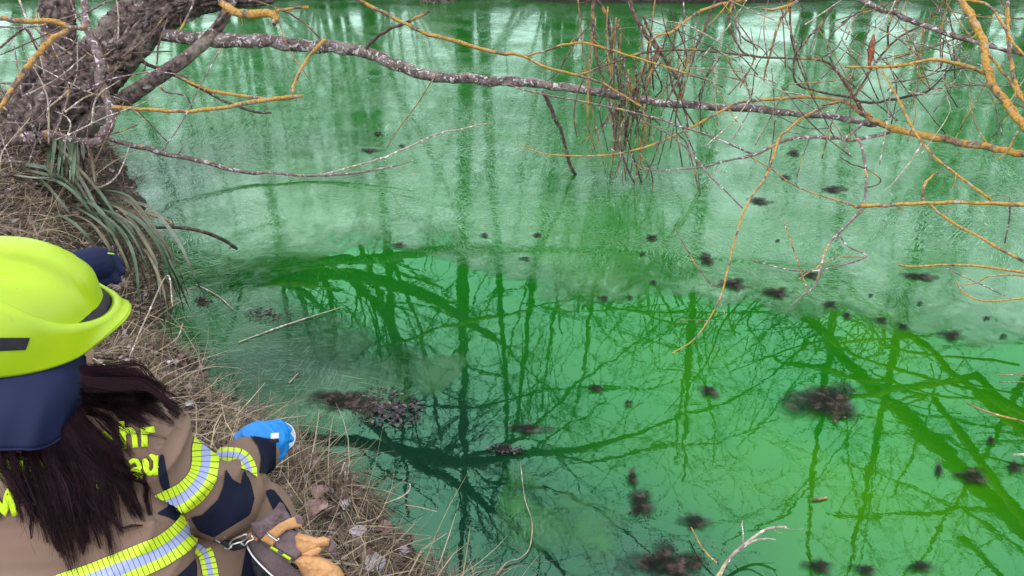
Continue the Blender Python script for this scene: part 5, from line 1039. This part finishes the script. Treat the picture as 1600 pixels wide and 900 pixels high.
# left glove, navy
mb = MB()
for a, b, ra, rb in (((110, 425, 1.765), (150, 412, 1.79), .045, .042), ((140, 402, 1.80), (172, 400, 1.83), .018, .014), ((172, 400, 1.83), (186, 410, 1.83), .014, .012), ((145, 412, 1.8), (178, 414, 1.82), .018, .014), ((178, 414, 1.82), (189, 424, 1.82), .014, .011), ((145, 424, 1.79), (172, 428, 1.81), .018, .013), ((172, 428, 1.81), (181, 438, 1.81), .013, .011), ((142, 434, 1.78), (164, 440, 1.8), .016, .012), ((150, 400, 1.8), (160, 410, 1.84), .014, .012)): mb.capsule(W(*a), W(*b), ra, rb, 16)
v, n_, f = remesh(mb, .0035, 2); mk('left_glove', v, f, M['guard'], per, label='dark navy work glove showing past the helmet')
m_ = MB(); m_.tube([W(160, 397, 1.775), W(170, 396, 1.785), W(178, 397, 1.80)], .002, 6); m_.build('glove_tag', M['letter'], per)
# ---- sampling dish
c0 = W(436, 684, 1.835); nrm = (CAM-c0); nrm /= np.linalg.norm(nrm); nrm = nrm*.75+np.array([.25, -.1, .55]); nrm /= np.linalg.norm(nrm); a1, a2 = orth(nrm)
dish = empty('sampling_dish', c0, 'round white sampling dish held in the blue-gloved hand', 'dish'); V_ = []; ns = 40
pr = [(0, 0), (.034, 0), (.0375, .002), (.0385, .010), (.0375, .011), (.0365, .010), (.0355, .003), (.0, .0025)]
for r_, z in pr:
    for k in range(ns): t = 2*math.pi*k/ns; V_.append(c0+(a1*math.cos(t)+a2*math.sin(t))*max(r_, 1e-4)+nrm*z)
mk('dish_body', V_, [(i*ns+k, i*ns+(k+1) % ns, (i+1)*ns+(k+1) % ns, (i+1)*ns+k) for i in range(len(pr)-1) for k in range(ns)], M['white'], dish)
GB = BVHTree.FromPolygons([Vector(q) for q in GV], [tuple(t) for t in GF.tolist()])
def on_glove(poly, name, mat):
    P = []
    for i in range(7):
        for j in range(5):
            a_ = np.array(poly[0])*(1-i/6)+np.array(poly[1])*i/6; b_ = np.array(poly[3])*(1-i/6)+np.array(poly[2])*i/6; x, y = a_*(1-j/4)+b_*j/4
            d = RT*((x-800)/FP)+FW-UP*((y-450)/FP); d /= np.linalg.norm(d); h = GB.ray_cast(Vector(CAM), Vector(d), 4); P.append(np.array(h[0])-d*.0015 if h[0] is not None else W(x, y, 1.74))
    o = mk(name, P, [(i*5+j, i*5+j+1, (i+1)*5+j+1, (i+1)*5+j) for i in range(6) for j in range(4)], M[mat], per); md = o.modifiers.new('t', 'SOLIDIFY'); md.thickness = .001
on_glove([(423.5, 677), (436, 676), (436, 685), (423.5, 685.5)], 'white_tab', 'white'); on_glove([(423.5, 686), (436, 685.5), (436, 691), (424, 691.5)], 'black_tab', 'black')
# ---- leather gloves hanging from the belt
def puff(name, poly, d0, bulge, mat, parent, gx=0., gy=0., edge=8., step=1.6, wr=.0015, label=None):
    poly = np.array(poly, float); x0, y0 = poly.min(0)-3; x1, y1 = poly.max(0)+3; xs_ = np.arange(x0, x1, step); ys_ = np.arange(y0, y1, step); X, Y = np.meshgrid(xs_, ys_); nx = len(xs_)
    i = np.arange((len(ys_)-1)*nx).reshape(-1, nx)[:, :-1].ravel(); T = np.vstack([np.stack([i, i+1, i+nx+1], 1), np.stack([i, i+nx+1, i+nx], 1)]); P2 = np.stack([X.ravel(), Y.ravel()], 1)
    val = sd_poly(P2, poly); v2, f2, e2 = clip(P2, T, val, val[:, None]); dd_ = np.clip(e2[:, 0]/edge, 0, 1); h = bulge*np.sqrt(1-(1-dd_)**2)
    cx, cy = poly.mean(0); D = d0+gx*(v2[:, 0]-cx)+gy*(v2[:, 1]-cy); nz = np.array([wr*(mn.noise((x*.11, y*.11, d0*40))+.6*mn.noise((x*.3, y*.3, 3))) for x, y in v2])*np.minimum(1, dd_*2)
    Vf = [W(x, y, d-hh-z) for (x, y), d, hh, z in zip(v2, D, h, nz)]; Vb = [W(x, y, d+hh*.8+.0005) for (x, y), d, hh in zip(v2, D, h)]; n = len(v2)
    return mk(name, Vf+Vb, [tuple(reversed(f)) for f in f2]+[tuple(k+n for k in f) for f in f2], M[mat], parent, label=label)
gl = empty('leather_glove', W(440, 850, 1.47), 'tan and grey-mauve leather work gloves strapped together, hanging at the hip', 'gloves')
puff('lower_cuff', [(384, 846), (392, 838), (410, 846), (430, 862), (452, 880), (474, 900), (478, 915), (440, 915), (420, 893), (398, 868)], 1.475, .010, 'leather_mauve', gl)
m_ = MB(); m_.tube(catmull([W(383, 848, 1.474), W(396, 870, 1.472), W(418, 893, 1.47), (W(440, 912, 1.468))], 6), .0018, 8); m_.build('cuff_edging', M['white'], gl)
puff('lining', [(378, 850), (386, 846), (398, 868), (420, 893), (440, 915), (405, 915), (386, 880)], 1.49, .008, 'black', gl)
puff('upper_cuff', [(390, 817), (404, 814), (418, 806), (430, 794), (437, 784), (443, 787), (448, 798), (456, 810), (450, 824), (430, 838), (413, 848), (402, 842), (394, 830)], 1.46, .014, 'leather_mauve', gl, wr=.005)
puff('back', [(408, 845), (430, 832), (452, 826), (466, 832), (478, 852), (476, 866), (464, 878), (450, 874), (430, 862)], 1.455, .016, 'leather_mauve', gl)
puff('palm', [(460, 876), (474, 866), (486, 866), (500, 869), (516, 876), (530, 885), (538, 898), (536, 925), (480, 925), (474, 900)], 1.445, .028, 'leather_tan', gl, edge=18, wr=.004)
puff('thumb', [(459, 838), (466, 832), (480, 836), (494, 840), (506, 838), (516, 842), (514, 852), (500, 856), (490, 862), (474, 868), (462, 856)], 1.448, .017, 'leather_tan', gl, wr=.004)
puff('finger', [(470, 866), (484, 858), (498, 853), (504, 858), (498, 866), (484, 872)], 1.437, .010, 'leather_tan', gl, edge=5)
puff('thumb_tip', [(511, 838), (517, 836), (521, 846), (527, 856), (518, 864), (510, 864), (514, 850)], 1.45, .007, 'leather_mauve', gl)
puff('strap', [(407, 844), (420, 830), (436, 818), (452, 810), (466, 806), (474, 812), (472, 823), (462, 825), (448, 828), (436, 838), (426, 854)], 1.437, .006, 'leather_tan', gl, edge=4, label='pinkish tan leather strap across the cuff')
puff('strap_tip', [(460, 806), (466, 803), (473, 808), (474, 820), (464, 818)], 1.431, .003, 'leather_mauve', gl, edge=3)
puff('hanging_loop', [(383, 836), (392, 832), (404, 842), (402, 846), (386, 843)], 1.455, .005, 'leather_tan', gl, edge=4)
m_ = MB(); m_.tube([W(416, 832, 1.428), W(424, 839, 1.426), W(433, 845, 1.427), W(436, 843, 1.426), (W(434, 840, 1.43))], .0022, 6); m_.build('buckle', M['metal'], gl)
puff('piping', [(421, 856), (425, 853), (456, 872), (453, 876)], 1.436, .005, 'letter', gl, edge=2.5); puff('piping', [(432, 862), (436, 859), (444, 864), (441, 868)], 1.433, .005, 'silver', gl, edge=2.5)
# carabiner and webbing
cb = empty('carabiner', W(360, 850, 1.45), 'steel snap hook and black webbing joining the gloves to the belt', 'snap hook')
puff('webbing', [(318, 838), (334, 836), (352, 844), (370, 842), (386, 846), (386, 856), (360, 862), (336, 858), (320, 850)], 1.462, .006, 'black', cb, edge=4)
def loop(pts, r_, nm): m_ = MB(); m_.tube(catmull([W(*p) for p in pts], 6), r_, 7); m_.build(nm, M['metal'], cb)
loop([(358, 850, 1.445), (364, 843, 1.442), (376, 838, 1.44), (384, 835, 1.44), (386, 840, 1.443), (378, 846, 1.445), (366, 850, 1.445), (358, 853, 1.446)], .0022, 'hook'); loop([(376, 848, 1.445), (382, 852, 1.44), (388, 846, 1.44), (396, 842, 1.445), (392, 836, 1.45)], .002, 'hook')
loop([(350, 856, 1.445), (356, 858, 1.443), (362, 854, 1.443)], .0024, 'swivel'); loop([(336, 843, 1.448), (344, 848, 1.446)], .0022, 'swivel'); loop([(342, 840, 1.448), (352, 839, 1.446)], .0018, 'gate')
